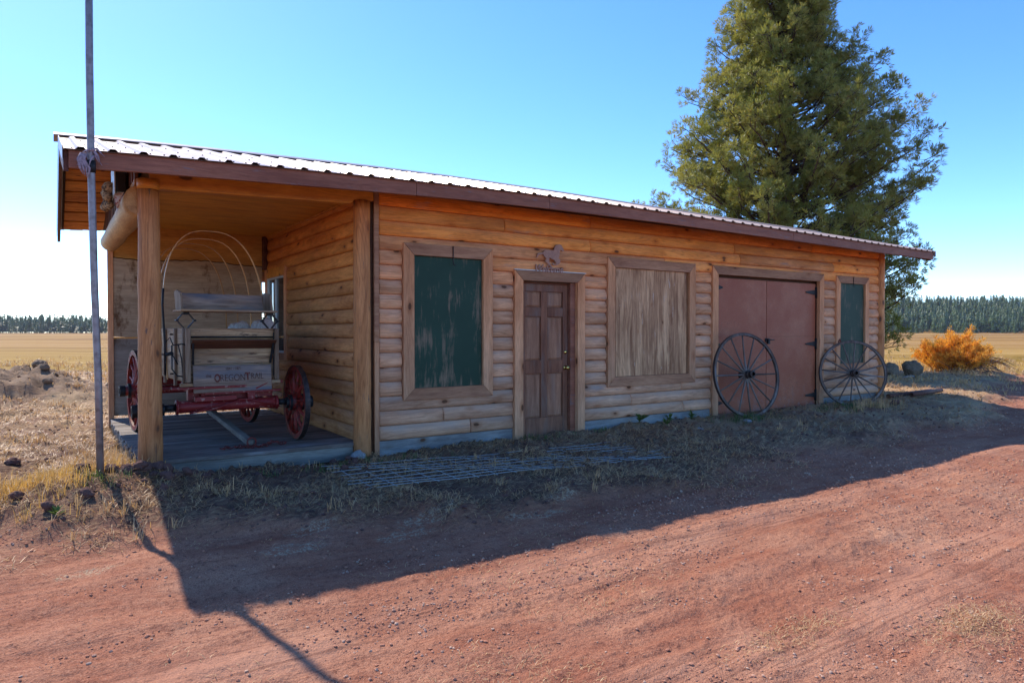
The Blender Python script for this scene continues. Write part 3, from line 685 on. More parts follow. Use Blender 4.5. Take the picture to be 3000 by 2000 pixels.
def fascia(x0, x1):
    xs = [x0]+[x for x in EX if x0+.01 < x < x1-.01]+[x1]; V = []
    for x in xs: V += [(x, -.64, zb(x)), (x, -.602, zb(x)), (x, -.602, zb(x)+.155), (x, -.64, zb(x)+.155)]
    k = len(xs); F = [(0, 1, 2, 3), tuple(4*(k-1)+i for i in (3, 2, 1, 0))]
    for i in range(k-1):
        for j in range(4): F.append((4*i+j, 4*(i+1)+j, 4*(i+1)+(j+1) % 4, 4*i+(j+1) % 4))
    MB().add(V, F).build('fascia_board', M['fascia'], HOUSE, .003)
for a, b in ((-2.945, .168), (.172, 1.95), (1.954, 6.9), (6.904, 11.6)): fascia(a, b)
for xr in (-2.945, 11.6):
    for ya, yb in ((-.598, 1.974), (1.976, 4.6)): slab('rake_board', xr-.036, xr, ya, yb, -.19, -.006, 'rake', bev=.003)
def sheet(x0, x1, ya, yb, par):
    xs = []; zs = []; nr = 4; p = (x1-x0)/nr
    for i in range(nr):
        c = x0+p*(i+.5)
        for d, h in ((-p/2, 0), (-.038, 0), (-.018, .021), (.018, .021), (.038, 0)): xs.append(c+d); zs.append(h)
    xs.append(x1); zs.append(0)
    V = []; F = []; k = len(xs)
    for y_ in (ya, yb):
        for x, h in zip(xs, zs): V.append((x, y_, rz(x, y_)+h))
    for i in range(k-1): F.append((i, i+1, k+i+1, k+i))
    if yb < ya: F = [f[::-1] for f in F]
    o = MB().add(V, F).build('roof_panel', M['roof'], par)
    md = o.modifiers.new('t', 'SOLIDIFY'); md.thickness = .0025; md.offset = 1
    s = MB(); sgn = 1 if yb > ya else -1
    for yv in (ya+sgn*.10, ya+sgn*.95, ya+sgn*1.8):
        for i in range(nr):
            c = x0+p*(i+.5)
            for d in (-.06, .06):
                x = c+d; z = rz(x, yv); s.add([(x+.009*math.cos(t), yv+.009*math.sin(t), z+.002) for t in np.arange(6)*PI/3]+[(x+.006*math.cos(t), yv+.006*math.sin(t), z+.011) for t in np.arange(6)*PI/3],
                  [(0,1,7,6),(1,2,8,7),(2,3,9,8),(3,4,10,9),(4,5,11,10),(5,0,6,11),(6,7,8,9,10,11)])
    so = s.build('screws', M['screw'], o); so['kind'] = 'stuff'
np_ = 16; x0 = -2.975; wpan = (11.64-x0)/np_
for i in range(np_):
    sheet(x0+i*wpan, x0+(i+1)*wpan-.002, -.665, 1.96, HOUSE); sheet(x0+i*wpan, x0+(i+1)*wpan-.002, 4.64, 1.99, HOUSE)
def ridge(x0, x1):
    xs = [x0]+[x for x in EX if x0+.01 < x < x1-.01]+[x1]; V = []; sec = [(-.17, .028), (-.165, .036), (0, .05), (.165, .036), (.17, .028)]
    for x in xs:
        for d, h in sec: V.append((x, 1.975+d, rz(x, 1.975+d)+h))
    k = len(sec); F = [(k*i+j, k*(i+1)+j, k*(i+1)+j+1, k*i+j+1) for i in range(len(xs)-1) for j in range(k-1)]
    o = MB().add(V, F).build('ridge_cap', M['roof'], HOUSE); md = o.modifiers.new('t', 'SOLIDIFY'); md.thickness = .004
for i in range(5): ridge(-3.03+i*2.94, -3.03+(i+1)*2.94-.003)
slab('closure_strip', -2.95, 11.6, 1.82, 1.86, .002, .026, 'sheath'); slab('closure_strip', -2.95, 11.6, -.658, -.645, -.012, -.002, 'sheath')
for xr in (-2.99, 11.64):           # bent metal rake trim
    for ya, yb in ((-.67, 1.974), (1.976, 4.64)): slab('rake_trim', xr, xr+.004, ya, yb, -.09, .026, 'roof'); 

# ------------------------------------------------------------------ things on the cabin
# welcome sign with horse, ribbons of plywood
HS = thing('welcome_sign', 'brown cut-out sign of a running horse above the word Welcome over the door', 'sign', (1.87, -.07, 2.17))
def wpx(px, py):                    # sketch units -> metres on the sign plane (unit 0.306 mm)
    return ((px-380)*.000434+.285, (1330-py)*.000375+.02)
horse = [(660,640),(700,570),(750,530),(850,540),(970,545),(1040,535),(1085,500),(1060,470),(1100,450),(1065,430),(1115,412),(1090,390),(1140,375),(1120,352),(1170,355),(1160,330),(1220,330),(1270,300),(1300,318),(1340,325),(1375,370),(1405,430),(1445,490),(1450,520),(1410,550),(1380,530),(1340,505),(1300,500),(1285,560),(1290,640),(1265,720),(1240,780),(1225,815),
 (1270,820),(1305,850),(1310,900),(1290,970),(1250,1010),(1180,1045),(1090,1055),(1010,1035),(1000,1000),(1035,985),(1090,1020),(1165,1012),(1130,940),(1075,870),(1000,850),(930,820),(895,775),(880,850),(880,940),(915,1020),(985,1110),(1040,1180),(1000,1210),(950,1150),(890,1080),(880,1060),(800,990),(745,930),(760,880),(785,840),(730,800),(680,740),(655,690),(610,700),(560,720),(500,725),(460,790),(430,830),(385,835),(430,770),(440,710),(480,670),(560,655),(620,645)]
pts = [wpx(*p) for p in horse]
me = bpy.data.curves.new('horse', 'CURVE'); me.dimensions = '2D'; me.fill_mode = 'BOTH'; me.extrude = .009
sp = me.splines.new('POLY'); sp.points.add(len(pts)-1); sp.use_cyclic_u = True
for q, p in zip(sp.points, pts): q.co = (p[0], p[1], 0, 1)
def curve_to_mesh(cu, name, mat, parent, M4):
    t = bpy.data.objects.new('t', cu); col.objects.link(t); dg = bpy.context.evaluated_depsgraph_get()
    m2 = bpy.data.meshes.new_from_object(t.evaluated_get(dg)); bpy.data.objects.remove(t); m2.transform(M4); m2.materials.clear(); m2.materials.append(mat); m2.name = name
    return link(name, m2, parent)
curve_to_mesh(me, 'horse', M['horse'], HS, Matrix.Rotation(PI/2, 4, 'X'))
def text(body, name, size, mat, parent, M4, ext=.0, shear=0.0, bold=0.0, sx=1.0):
    cu = bpy.data.curves.new(name, 'FONT'); cu.body = body; cu.size = size; cu.extrude = ext; cu.shear = shear; cu.offset = bold; cu.align_x = 'LEFT'; cu.space_character = sx
    return curve_to_mesh(cu, name, mat, parent, M4)
text('Welcome', 'lettering', .138, M['horse'], HS, Matrix.Translation((.255, -.001, .025)) @ Matrix.Rotation(PI/2, 4, 'X') @ Matrix.Diagonal((.86, 1, 1, 1)), .009, .4, .0025)
# box with a nest and torn paper under the gable
NB = thing('nest_box', 'black box with a mud nest and torn paper hanging under the left gable', 'box', (-2.52, .62, 2.80))
MB().box(-.02, .07, -.22, .16, -.02, .24).build('box', M['black'], NB, .01)
MB().box(-.035, -.022, -.22, .16, -.05, .27).build('side_plate', M['alu'], NB, .003)
nb = MB()
for i in range(16): 
    u = random.random(); nb.lathe([(0, -.05), (.035, -.03), (.045, 0), (.03, .035), (0, .05)], 8, 'z'); nb.shift(-.075+random.uniform(-.02, .02), .10-.02*u+random.uniform(-.1, .08), -.14+.22*random.random(), i0=len(nb.v)-40)
nb.build('mud_nest', M['nest'], NB)
MB().add([(-.03, -.14, -.03), (.05, -.2, -.02), (.02, -.17, -.10), (0, -.15, -.19), (-.02, -.16, -.14), (-.028, -.139, -.03), (.052, -.199, -.02), (.022, -.169, -.10), (.002, -.149, -.19), (-.018, -.159, -.14)], [(0, 1, 2, 4), (2, 3, 4), (9, 7, 6, 5), (9, 8, 7), (0, 4, 9, 5), (1, 6, 7, 2)]).build('paper', M['paper'], NB)

# ------------------------------------------------------------------ pole by the corner, with rag
zg = gz(-2.76, -.70)
PO = thing('metal_pole', 'tall grey metal pipe standing before the left roof corner', 'pole', (-2.745, -.70, zg))
MB().tube([(0, 0, -.15), (-.01, 0, .8), (-.032, 0, 1.6), (-.047, 0, 2.6), (-.052, 0, 3.4), (-.05, 0, 4.9)], .0275, 16).build('pipe', M['pole'], PO)
MB().tube([(-.046, 0, 2.50), (-.046, 0, 2.60)], .033, 14).build('wire_tie', M['iron'], PO)
RG = thing('rag', 'torn faded cloth knotted round the metal pole at the roof edge', 'cloth', (-2.79, -.70, 2.86))
r = MB()
for i in range(13):
    a = random.uniform(0, 2*PI); p = Vector((math.cos(a)*.03, math.sin(a)*.03, random.uniform(-.03, .05))); pts = [p]; d = Vector((random.uniform(-.05, .03), random.uniform(-.03, .0), random.uniform(-.02, .03)))
    for k in range(5): p = p+d*.38; pts.append(p.copy()); d += Vector((random.uniform(-.02, .02), random.uniform(-.01, .01), -random.uniform(.005, .03)))
    r.tube(pts, [.007, .011, .011, .008, .005, .002], 5)
r.build('knot', M['cloth'], RG)
r = MB()
for i in range(4):
    x = -.07+.012*i; r.tube([(x, -.03, .0), (x-.02, -.035, -.05), (x-.01+.01*i, -.035, -.12), (x+.01, -.035, -.17-.01*i)], [.008, .013, .010, .003], 5)
r.build('hanging_strip', M['cloth'], RG)

# ------------------------------------------------------------------ wheels
def ring(R0, R1, y0, y1, seg=48):
    return MB().lathe([(R0, y0), (R1, y0), (R1, y1), (R0, y1)], seg, 'y', False, True)
def wheel_parts(par, R, ns, hubr, hubl, fel, tw, spr, mf, mt, ms, mh, mband, dish=.03, off=0.0):
    """wheel in the local xz plane, axle along local y"""
    ring(R-.008-fel, R-.008, -tw/2, tw/2).build('felloe', mf, par)
    ring(R-.008, R, -tw/2-.003, tw/2+.003, 64).build('tyre', mt, par)
    h = hubl/2
    MB().lathe([(hubr*.55, -h-.01), (hubr*.75, -h), (hubr*.85, -h*.5), (hubr*1.05, -h*.28), (hubr*1.05, h*.28), (hubr*.85, h*.5), (hubr*.8, h), (hubr*.5, h+.01), (hubr*.35, h-.03), (0, h-.04)], 20, 'y').build('hub', mh, par)
    for a, b in ((-h*.99, -h*.68), (h*.55, h*.95), (-h*.42, -h*.30), (h*.30, h*.42)):
        ring(hubr*.6, hubr*(.95 if abs(a) > h*.5 else 1.12), a, b, 24).build('hub_band', mband, par)
    sme = None
    for i in range(ns):
        if sme is None:
            s = MB().tube([(0, 0, hubr*.6), (0, dish*.2, hubr*1.3), (0, dish*.5, R*.5), (0, dish*.2, R-fel-.005)], [spr*1.15, spr*1.25, spr*.9, spr*.8], 8); sme = s.mesh('spoke', ms)
        link('spoke', sme, par, rot=(0, 2*PI*(i+off)/ns, 0))
    return par
# two loose wheels
def loose(x, y, z, R, yaw, lean, lab, **k):
    t = thing('wagon_wheel', lab, 'wagon wheel', (x, y, z), group='loose wagon wheels leaning on the cabin front')
    t.rotation_euler = Euler((-lean, 0, yaw), 'XYZ')
    e = bpy.data.objects.new('x', None)
    bpy.data.objects.remove(e)
    wheel_parts(t, R, 16, .060, .28, .036, .038, .0145, M['oldz'], M['oldtyre'], M['oldz'], M['oldz'], M['tyre'], .02, **k)
    for c in t.children: c.location = (0, 0, R)
    return t
loose(6.08, -.47, gz(6.08, -.5)-.03, .675, math.radians(-9), math.radians(9), 'tall old wagon wheel leaning against the red-brown double doors')
loose(9.0, -.50, gz(8.98, -.5)-.02, .605, math.radians(-37), math.radians(7), 'dark wagon wheel leaning under the narrow green shutter at the right end', off=.3)

# ------------------------------------------------------------------ covered wagon
WG = thing('covered_wagon', 'old covered wagon without canvas on the porch, red running gear, bench seat and bare hoops', 'wagon', (-1.44, .55, .187), (0, 0, math.radians(3.5)))
def WB(nm, *a, m='wgn', bev=.004, p=None): return B(nm, *a, M[m], p or WG, bev)
# box (local x -.46...46, y 0..2.5, z .70..1.27)
for i, (a, b) in enumerate(((.715, .88), (.884, 1.06), (1.064, 1.14), (1.145, 1.265))): WB('front_board', -.445, .445, .03, .052, a, b)
for s in (-1, 1):
    x0, x1 = (-.47, -.447) if s < 0 else (.447, .47)
    for a, b in ((.705, .97), (.973, 1.265)): WB('side_board', x0, x1, .0, 2.5, a, b, m='wgny')
    for y in (.02, .42, .95, 1.5, 2.05, 2.42):
        xa, xb = (-.50, -.471) if s < 0 else (.471, .50)
        WB('side_stake', xa, xb, y, y+.05, .64, 1.262, m='wgnz')
    WB('front_stake', s*.458-.0225, s*.458+.0225, -.045, -.004, .70, 1.262, m='wgnz')
    MB().box(s*.44-.012, s*.44+.012, -.012, .004, .74, 1.22).build('iron_strap', M['iron'], WG, .002)
WB('floor_board', -.446, .446, .053, 2.47, .69, .72, m='wgny'); WB('tail_board', -.445, .445, 2.47, 2.495, .722, 1.265)
WB('bottom_sill', -.53, .50, -.03, .03, .655, .69, m='wgn')
MB().tube([(-.43, .012, 1.172), (.43, .012, 1.168)], .0095, 8).build('foot_rail', M['iron'], WG)
MB().add([(-.43,-.10,1.135),(.44,-.10,1.13),(.44,.03,1.04),(-.43,.03,1.045),(-.43,-.10,1.147),(.44,-.10,1.142),(.44,.03,1.062),(-.43,.03,1.067)], [(0,3,2,1),(4,5,6,7),(0,1,5,4),(1,2,6,5),(2,3,7,6),(3,0,4,7)]).build('foot_board', wood('foot_board_wood', (.19, .075, .04), (.13, .05, .03), 'X', .3), WG, .003)
for s in (-1, 1): MB().bar((s*.415, -.055, 1.11), (s*.40, .015, .88), .02, .016).build('foot_brace', M['iron'], WG)
# painted board, leaning a little
SB = MB().add([(-.412,-.06,.583),(.40,-.055,.588),(.40,-.035,.588),(-.412,-.04,.583),(-.412,-.020,.872),(.40,-.018,.862),(.40,.002,.862),(-.412,.0,.872)], [(0,3,2,1),(4,5,6,7),(0,1,5,4),(1,2,6,5),(2,3,7,6),(3,0,4,7)]).build('painted_board', M['wsign'], WG, .006)
SB['label'] = 'grey board with faded hand painted lettering on the wagon front'
tilt = math.atan2(.040, .289)
def onboard(x, z): return Matrix.Translation((x, -.0605+.0008+(z-.583)*.138-.0026, z)) @ Matrix.Rotation(PI/2-tilt, 4, 'X')
def ltr(ch, x, z, size, mat, bold=0, sxx=.62): 
    return text(ch, 'lettering', size, M[mat], SB, onboard(x, z) @ Matrix.Diagonal((sxx, 1, 1, 1)), .0006, 0, bold)
ltr('the', -.29, .745, .055, 'paintbrown', -.0005, .8)
ltr('O', -.205, .695, .118, 'paintred', .004); ltr('REGON', -.150, .700, .105, 'paintbrown', -.0015, .74)
ltr('T', .115, .708, .110, 'paintred', .004, .74); ltr('RAIL', .172, .712, .098, 'paintbrown', -.0015, .70)
ltr('1841 - 1871', -.09, .818, .048, 'paintbrown', -.0008, .72)
# seat on iron springs
ST = WB('seat', -.545, .44, -.14, .26, 1.437, 1.460)
ST['label'] = 'wooden bench seat on iron springs'
m = MB().add([(-.50,.22,1.462),(.40,.22,1.462),(.40,.245,1.462),(-.50,.245,1.462),(-.50,.29,1.645),(.40,.29,1.640),(.40,.315,1.64),(-.50,.315,1.645)], [(0,3,2,1),(4,5,6,7),(0,1,5,4),(1,2,6,5),(2,3,7,6),(3,0,4,7)]); m.build('seat_back', M['wsign'], ST, .004)
for s, x in ((-1, -.52), (1, .405)):
    MB().prism([(-.02, 1.462), (.24, 1.462), (.32, 1.66), (.20, 1.67), (.04, 1.64)], 'x', x, x+.022).build('seat_end', M['wgnz'], ST, .004)
for x in (-.47, .40):
    k = MB(); zt, zm, z0 = 1.43, 1.345, 1.268; w = .085
    for a, b in (((x-.02, zt), (x-w, zm)), ((x-w, zm), (x-.02, z0)), ((x+.02, zt), (x+w, zm)), ((x+w, zm), (x+.02, z0))):
        k.bar((a[0], .02, a[1]), (b[0], .02, b[1]), .05, .008, (0, 0, 1))
    k.tube([(x-w, -.03, zm), (x-w, .07, zm)], .011, 8); k.tube([(x+w, -.03, zm), (x+w, .07, zm)], .011, 8); k.box(x-.03, x+.03, -.02, .06, 1.405, 1.436)
    k.build('seat_spring', M['iron'], WG)
# hoops
def hoop(y, zt, w0, cx, cxt):
    pts = []
    for i in range(33):
        t = PI*i/32; c, s_ = math.cos(t), math.sin(t)
        x = -c*w0*(1+.0*s_); z = 1.28+(zt-1.28)*s_**.82
        pts.append((cx+(cxt-cx)*s_+math.copysign(abs(c)**.75, -c)*w0, y, z))
    pts = [(pts[0][0]+.035, y, .72), (pts[0][0]+.012, y, 1.0)]+pts+[(pts[-1][0]-.012, y, 1.0), (pts[-1][0]-.035, y, .72)]
    m = MB(); V = []; n = len(pts)
    for i in range(n-1):
        pass
    vs_ = []; 
    for i, p in enumerate(pts):
        a = Vector(pts[max(i-1, 0)]); b = Vector(pts[min(i+1, n-1)]); t = (b-a).normalized(); nn = Vector((-t.z, 0, t.x))*.0045
        P = Vector(p); vs_ += [P-nn+Vector((0, -.015, 0)), P+nn+Vector((0, -.015, 0)), P+nn+Vector((0, .015, 0)), P-nn+Vector((0, .015, 0))]
    F = [(4*i+j, 4*(i+1)+j, 4*(i+1)+(j+1) % 4, 4*i+(j+1) % 4) for i in range(n-1) for j in range(4)]
    m.add(vs_, F, False).build('hoop', M['bow'], WG)
hoop(.33, 2.335, .535, -.085, -.145); hoop(.92, 2.32, .525, -.06, -.07); hoop(1.55, 2.33, .525, -.04, -.05); hoop(2.15, 2.33, .525, -.02, -.04)
# brake lever and rods on the near-left side
BL = MB().tube([(-.66, .05, .78), (-.665, .03, 1.1), (-.69, .0, 1.5), (-.685, -.02, 1.67)], .011, 8).build('brake_lever', M['iron'], WG)
k = MB(); k.tube([(-.66, .03, 1.12), (-.62, .02, 1.17), (-.59, .02, 1.09), (-.50, .02, 1.10), (-.47, .02, 1.09)], .008, 6); k.tube([(-.60, .03, 1.09), (-.60, .03, .84), (-.55, .03, .77), (-.50, .03, .76)], .008, 6)
k.tube([(-.54, .03, 1.09), (-.51, .03, .95), (-.49, .03, .72)], .006, 6); k.tube([(-.74, .04, .99), (-.60, .03, 1.0), (-.545, .03, .89)], .008, 6); k.tube([(-.66, .03, .99), (-.59, .03, 1.01)], .02, 6)
k.build('brake_linkage', M['iron'], WG)
for z in (.76, .98, 1.19): MB().box(-.535, -.472, .46, .475, z, z+.018).build('side_iron', M['iron'], WG)
# running gear
def WT(nm, pts, r, m='red', seg=12): return MB().tube(pts, r, seg).build(nm, M[m], WG)
ta = math.radians(-4.5)
FA = bpy.data.objects.new('front_axle', MB().tube([(-.50, 0, 0), (-.48, 0, 0), (-.30, 0, 0), (.30, 0, 0), (.48, 0, 0), (.50, 0, 0)], [.05, .065, .058, .058, .07, .05], 14).mesh('front_axle', M['red'])); col.objects.link(FA)
FA.parent = WG; FA.location = (-.05, .02, .44); FA.rotation_euler = (0, 0, math.radians(-3))
for s in (-1, 1):
    MB().lathe([(.05, 0), (.078, .0), (.078, .022), (.05, .03)], 16, 'x').build('axle_collar', M['red'], FA, loc=(s*.505-.01, 0, 0))
    MB().tube([(s*.52, 0, 0), (s*.62, 0, 0)], .035, 12).build('axle_end', M['iron'], FA)
RA = MB().tube([(-.55, 0, 0), (.55, 0, 0)], .052, 12).build('rear_axle', M['red'], WG, loc=(.03, 1.84, .5))
WB('bolster', -.40, .02, -.055, .01, .495, .545, m='red'); WB('bolster', -.44, .44, .06, .15, .50, .62, m='red'); WB('rear_bolster', -.44, .44, 1.78, 1.88, .56, .66, m='red')
WB('hound', -.33, -.27, -.02, .9, .55, .585, m='red'); WB('hound', .20, .26, -.02, .9, .55, .585, m='red')
WB('cross_bar', -.62, .12, -.07, -.02, .628, .653, m='red'); WB('cross_bar', -.30, .50, -.05, .0, .565, .59, m='red'); WB('sway_bar', .14, .22, -.04, .05, .49, .60, m='red')
WT('reach_pole', [(-.03, .1, .49), (-.0, 1.8, .52)], .04, seg=8)
WT('tie_rod', [(-.46, -.09, .385), (-.2, -.085, .42), (.0, -.08, .475), (.08, -.08, .50)], .010, seg=6); WT('tie_rod', [(-.38, -.09, .395), (-.25, -.088, .44), (-.1, -.085, .475)], .009, seg=6)
WT('tie_rod', [(.02, -.085, .50), (.16, -.09, .495), (.26, -.09, .46), (.47, -.08, .40)], .010, seg=6)
for s in (-1, 1): MB().bar((s*.36, -.02, .66), (s*.22, -.03, .60), .05, .03).build('bolster_stake', M['red'], WG, .004); 
WB('bolster_end', -.50, -.42, .02, .10, .62, .70, m='red'); WB('bolster_end', .42, .53, -.02, .05, .655, .688, m='red')
def wwheel(par, x, y, z, R, turn, ns, nm):
    w = bpy.data.objects.new('wheel', ring(R-.062, R-.01, -.026, .026).mesh('wheel', M['redw'])); col.objects.link(w)
    w.parent = par; w.location = (x, y, z); w.rotation_euler = (0, 0, PI/2+turn)
    ring(R-.01, R, -.028, .028, 64).build('tyre', M['tyre'], w)
    MB().lathe([(.03, -.17), (.055, -.165), (.06, -.09), (.085, -.06), (.085, .06), (.065, .08), (.055, .115), (.03, .12), (.0, .115)], 20, 'y').build('hub', M['redw'], w)
    for a, b, r_ in ((-.175, -.115, .068), (-.085, -.055, .092), (.06, .085, .09), (.09, .122, .062)): ring(.04, r_, a, b, 24).build('hub_band', M['iron'], w)
    sme = MB().tube([(0, 0, .06), (0, .01, .14), (0, .02, R*.6), (0, .005, R-.06)], [.024, .026, .018, .018], 8).mesh('spoke', M['redw'])
    for i in range(ns): link('spoke', sme, w, rot=(0, 2*PI*(i+.3)/ns, 0))
    return w
wwheel(FA, .735, 0, -.015, .42, 0, 12, 'f'); wwheel(FA, -.745, 0, -.015, .42, PI, 12, 'f')
wwheel(WG, .70, 1.84, .50, .50, 0, 14, 'r'); wwheel(WG, -.66, 1.84, .50, .50, PI, 14, 'r')
MB().bar((-.02, .95, .30), (.11, -.22, .045), .075, .055).build('tongue', M['joist'], WG, .006)
MB().tube([(.115+.045*math.cos(t), -.245, .055+.045*math.sin(t)) for t in np.linspace(0, 2*PI, 18)], .009, 6).build('tongue_ring', M['chain'], WG)
# sacks in the box: things of their own
def blob(name, loc, sc, rot, mat, label, cat, grp=None):
    me_ = ICO[0]
    o = link(name, me_.copy(), None, loc, rot, sc); o.data.materials.clear(); o.data.materials.append(M[mat]); return tag(o, label, cat, grp)
import bmesh
ICO = []
for s in range(5):
    bm = bmesh.new(); bmesh.ops.create_icosphere(bm, subdivisions=3, radius=1)
    from mathutils import noise as mn
    for v in bm.verts:
        p = v.co.copy(); v.co *= 1+.32*mn.noise(p*1.1+Vector((s*7, 0, 0)))+.14*mn.noise(p*2.9+Vector((0, s*5, 0)))+.07*mn.noise(p*7)
    me_ = bpy.data.meshes.new('rock_shape'); bm.to_mesh(me_); bm.free(); ICO.append(me_)
for i, (x, y, z, lab) in enumerate(((-1.28, .95, 1.38, 'grey folded sack poking out of the wagon box'), (-1.02, .90, 1.40, 'pale pinkish sack lying in the wagon box by the right seat spring'))):
    blob('sack', (x, y, z), (.17, .10, .16) if i else (.15, .08, .15), (.3, .5, .4), 'sack', lab, 'sack')
# chain on the deck
cm = MB(); x, y = -1.62, .30
for i in range(30):
    u = i/29; p = Vector((-1.62+.66*u+random.uniform(-.01, .01), .27+.04*math.sin(u*9)+random.uniform(-.015, .015), .196+random.uniform(0, .012)+.05*math.exp(-((u-.8)/.07)**2)*random.random()))
    a = random.uniform(0, PI); T = Matrix.Translation(p) @ Euler((random.uniform(-.9, .9), random.uniform(-.5, .5), a)).to_matrix().to_4x4()
    lk = MB().tube([(.026*math.cos(t), .014*math.sin(t), 0) for t in np.linspace(0, 2*PI, 11)], .0055, 5).xf(T); cm.add(lk.v, lk.f, True)
tag(cm.build('chain', M['chain']), 'rusty red chain lying in a heap across the porch deck', 'chain')

# ------------------------------------------------------------------ cattle panel on the ground
CP = thing('wire_panel', 'galvanised wire stock panel lying flat in the dry grass', 'fence panel', (0, 0, 0))
A0, A1, A2, A3 = Vector((-.82, -1.66)), Vector((2.70, -2.03)), Vector((2.66, -1.01)), Vector((-.80, -.54))
def cpt(u, v):
    p = (A0.lerp(A1, u)).lerp(A3.lerp(A2, u), v); return (p.x, p.y, .052+.012*math.sin(u*5+v*2)+.006*math.sin(u*17+v*9))
for v in (0, .09, .19, .31, .44, .57, .71, .85, 1.0):
    e = random.uniform(-.01, .03); MB().tube([cpt(t, v) for t in np.linspace(0-e, 1+e, 22)], .0034, 6).build('wire', M['wire'], CP)
for u in np.linspace(.02, .98, 18):
    MB().tube([(p[0], p[1], p[2]-.007) for p in [cpt(u, t) for t in np.linspace(-.02, 1.02, 7)]], .0034, 6).build('wire', M['wire'], CP)

# ------------------------------------------------------------------ rocks, boulders, pipes
def rock(x, y, s, mat='lava', name='rock', lab=None, cat='rock', grp=None, sink=.25, sq=.7, z=None):
    o = link(name, ROCKS[mat][random.randrange(5)], None, (x, y, (gz(x, y) if z is None else z)+s*sq*(1-sink)-.0), (random.uniform(-.4, .4), random.uniform(-.4, .4), random.uniform(0, 6)), (s, s*random.uniform(.75, 1), s*sq))
    return tag(o, lab, cat, grp)
ROCKS = {}
for mt in ('lava', 'boulder', 'graystone', 'conc'):
    ROCKS[mt] = []
    for me_ in ICO:
        c = me_.copy(); c.materials.append(M[mt]); ROCKS[mt].append(c)
for i in range(26):
    x = random.gauss(-2.45, .33); y = random.gauss(-.62, .24)
    if math.hypot(x+2.3, y+.03) < .16 or math.hypot(x+2.76, y+.7) < .07 or y > -.12: continue
    rock(x, y, random.uniform(.03, .068), 'lava', 'rock', 'dark red lava rock in the pile between the metal pole and the porch post', 'rock', 'lava rocks piled by the pole')
for i in range(26):
    x = random.uniform(-2.1, -.35); y = random.uniform(-.9, -.12)
    rock(x, y, random.uniform(.018, .045), 'lava', 'rock', 'dark lava rock lying in the shade before the porch deck', 'rock', 'lava rocks before the porch deck')
for i, (x, y, s) in enumerate(((-3.6, -1.3, .06), (-3.3, -.9, .05), (-3.9, 0.2, .06), (-3.4, 1.2, .07), (-4.6, 2.4, .1), (-3.1, -1.25, .05), (-4.4, 1.0, .06))):
    rock(x, y, s, 'lava', 'rock', 'dark clod of lava rock in the sunlit grass left of the pole', 'rock', 'lava rocks in the sunlit grass')
rock(17.15, 3.0, .29, 'boulder', 'boulder', 'broad brown boulder, the left one of two beyond the cabin', 'boulder', None, .2, .75)
rock(17.9, 2.75, .27, 'boulder', 'boulder', 'darker pointed boulder, the right one of two beyond the cabin', 'boulder', None, .1, .95)
rock(16.9, 2.4, .20, 'graystone', 'flat_stone', 'flat grey stone lying before the two boulders', 'stone', None, .7, .3)
rock(4.55, -.75, .05, 'graystone', 'stone', 'pale round stone in front of the left wagon wheel', 'stone'); rock(5.65, -.72, .06, 'graystone', 'stone', 'grey flat stone at the foot of the left wagon wheel', 'stone', sq=.45)
rock(9.6, -.9, .09, 'lava', 'rock', 'single dark rock in the grass before the right wagon wheel', 'rock')
rock(-.30, -.14, .12, 'conc', 'concrete_lump', 'pale concrete lump under the inner porch corner post', 'concrete lump', None, .4, .5); rock(-.85, -.1, .07, 'conc', 'concrete_lump', 'small crumbled concrete lump under the deck edge', 'concrete lump', None, .4, .5)
for i in range(9):
    a = rgt(0, 0); q_ = random.uniform(11.3, 13.5); r_ = random.uniform(-10.6, -7.6)
    x = CAM[0]+q_*FX+r_*FY; y = CAM[1]+q_*FY-r_*FX
    rock(x, y, random.uniform(.06, .16), 'boulder', 'rock', 'brown stone stuck in the dirt mound at the far left', 'rock', 'stones on the dirt mound')
for i in range(5):
    q_ = random.uniform(11.6, 12.6); r_ = random.uniform(-7.1, -6.0); x = CAM[0]+q_*FX+r_*FY; y = CAM[1]+q_*FY-r_*FX
    rock(x, y, random.uniform(.07, .13), 'boulder', 'rock', 'stone in the low heap behind the metal pole', 'rock', 'stones in the low heap')
for (x, y, l, an, lab) in ((10.45, -.36, 2.0, .06, 'rusty pipe lying by the right cabin corner, the farther of two'), (10.85, -.60, 1.6, .10, 'rusty pipe lying by the right cabin corner, the nearer of two')):
    z = gz(x, y)+.07; d = Vector((math.cos(an), math.sin(an), 0)); p = Vector((x, y, z))
    o = MB().tube([p, p+d*l], .042, 14, caps=False).build('rusty_pipe', M['rust']); md = o.modifiers.new('t', 'SOLIDIFY'); md.thickness = .008; tag(o, lab, 'pipe')

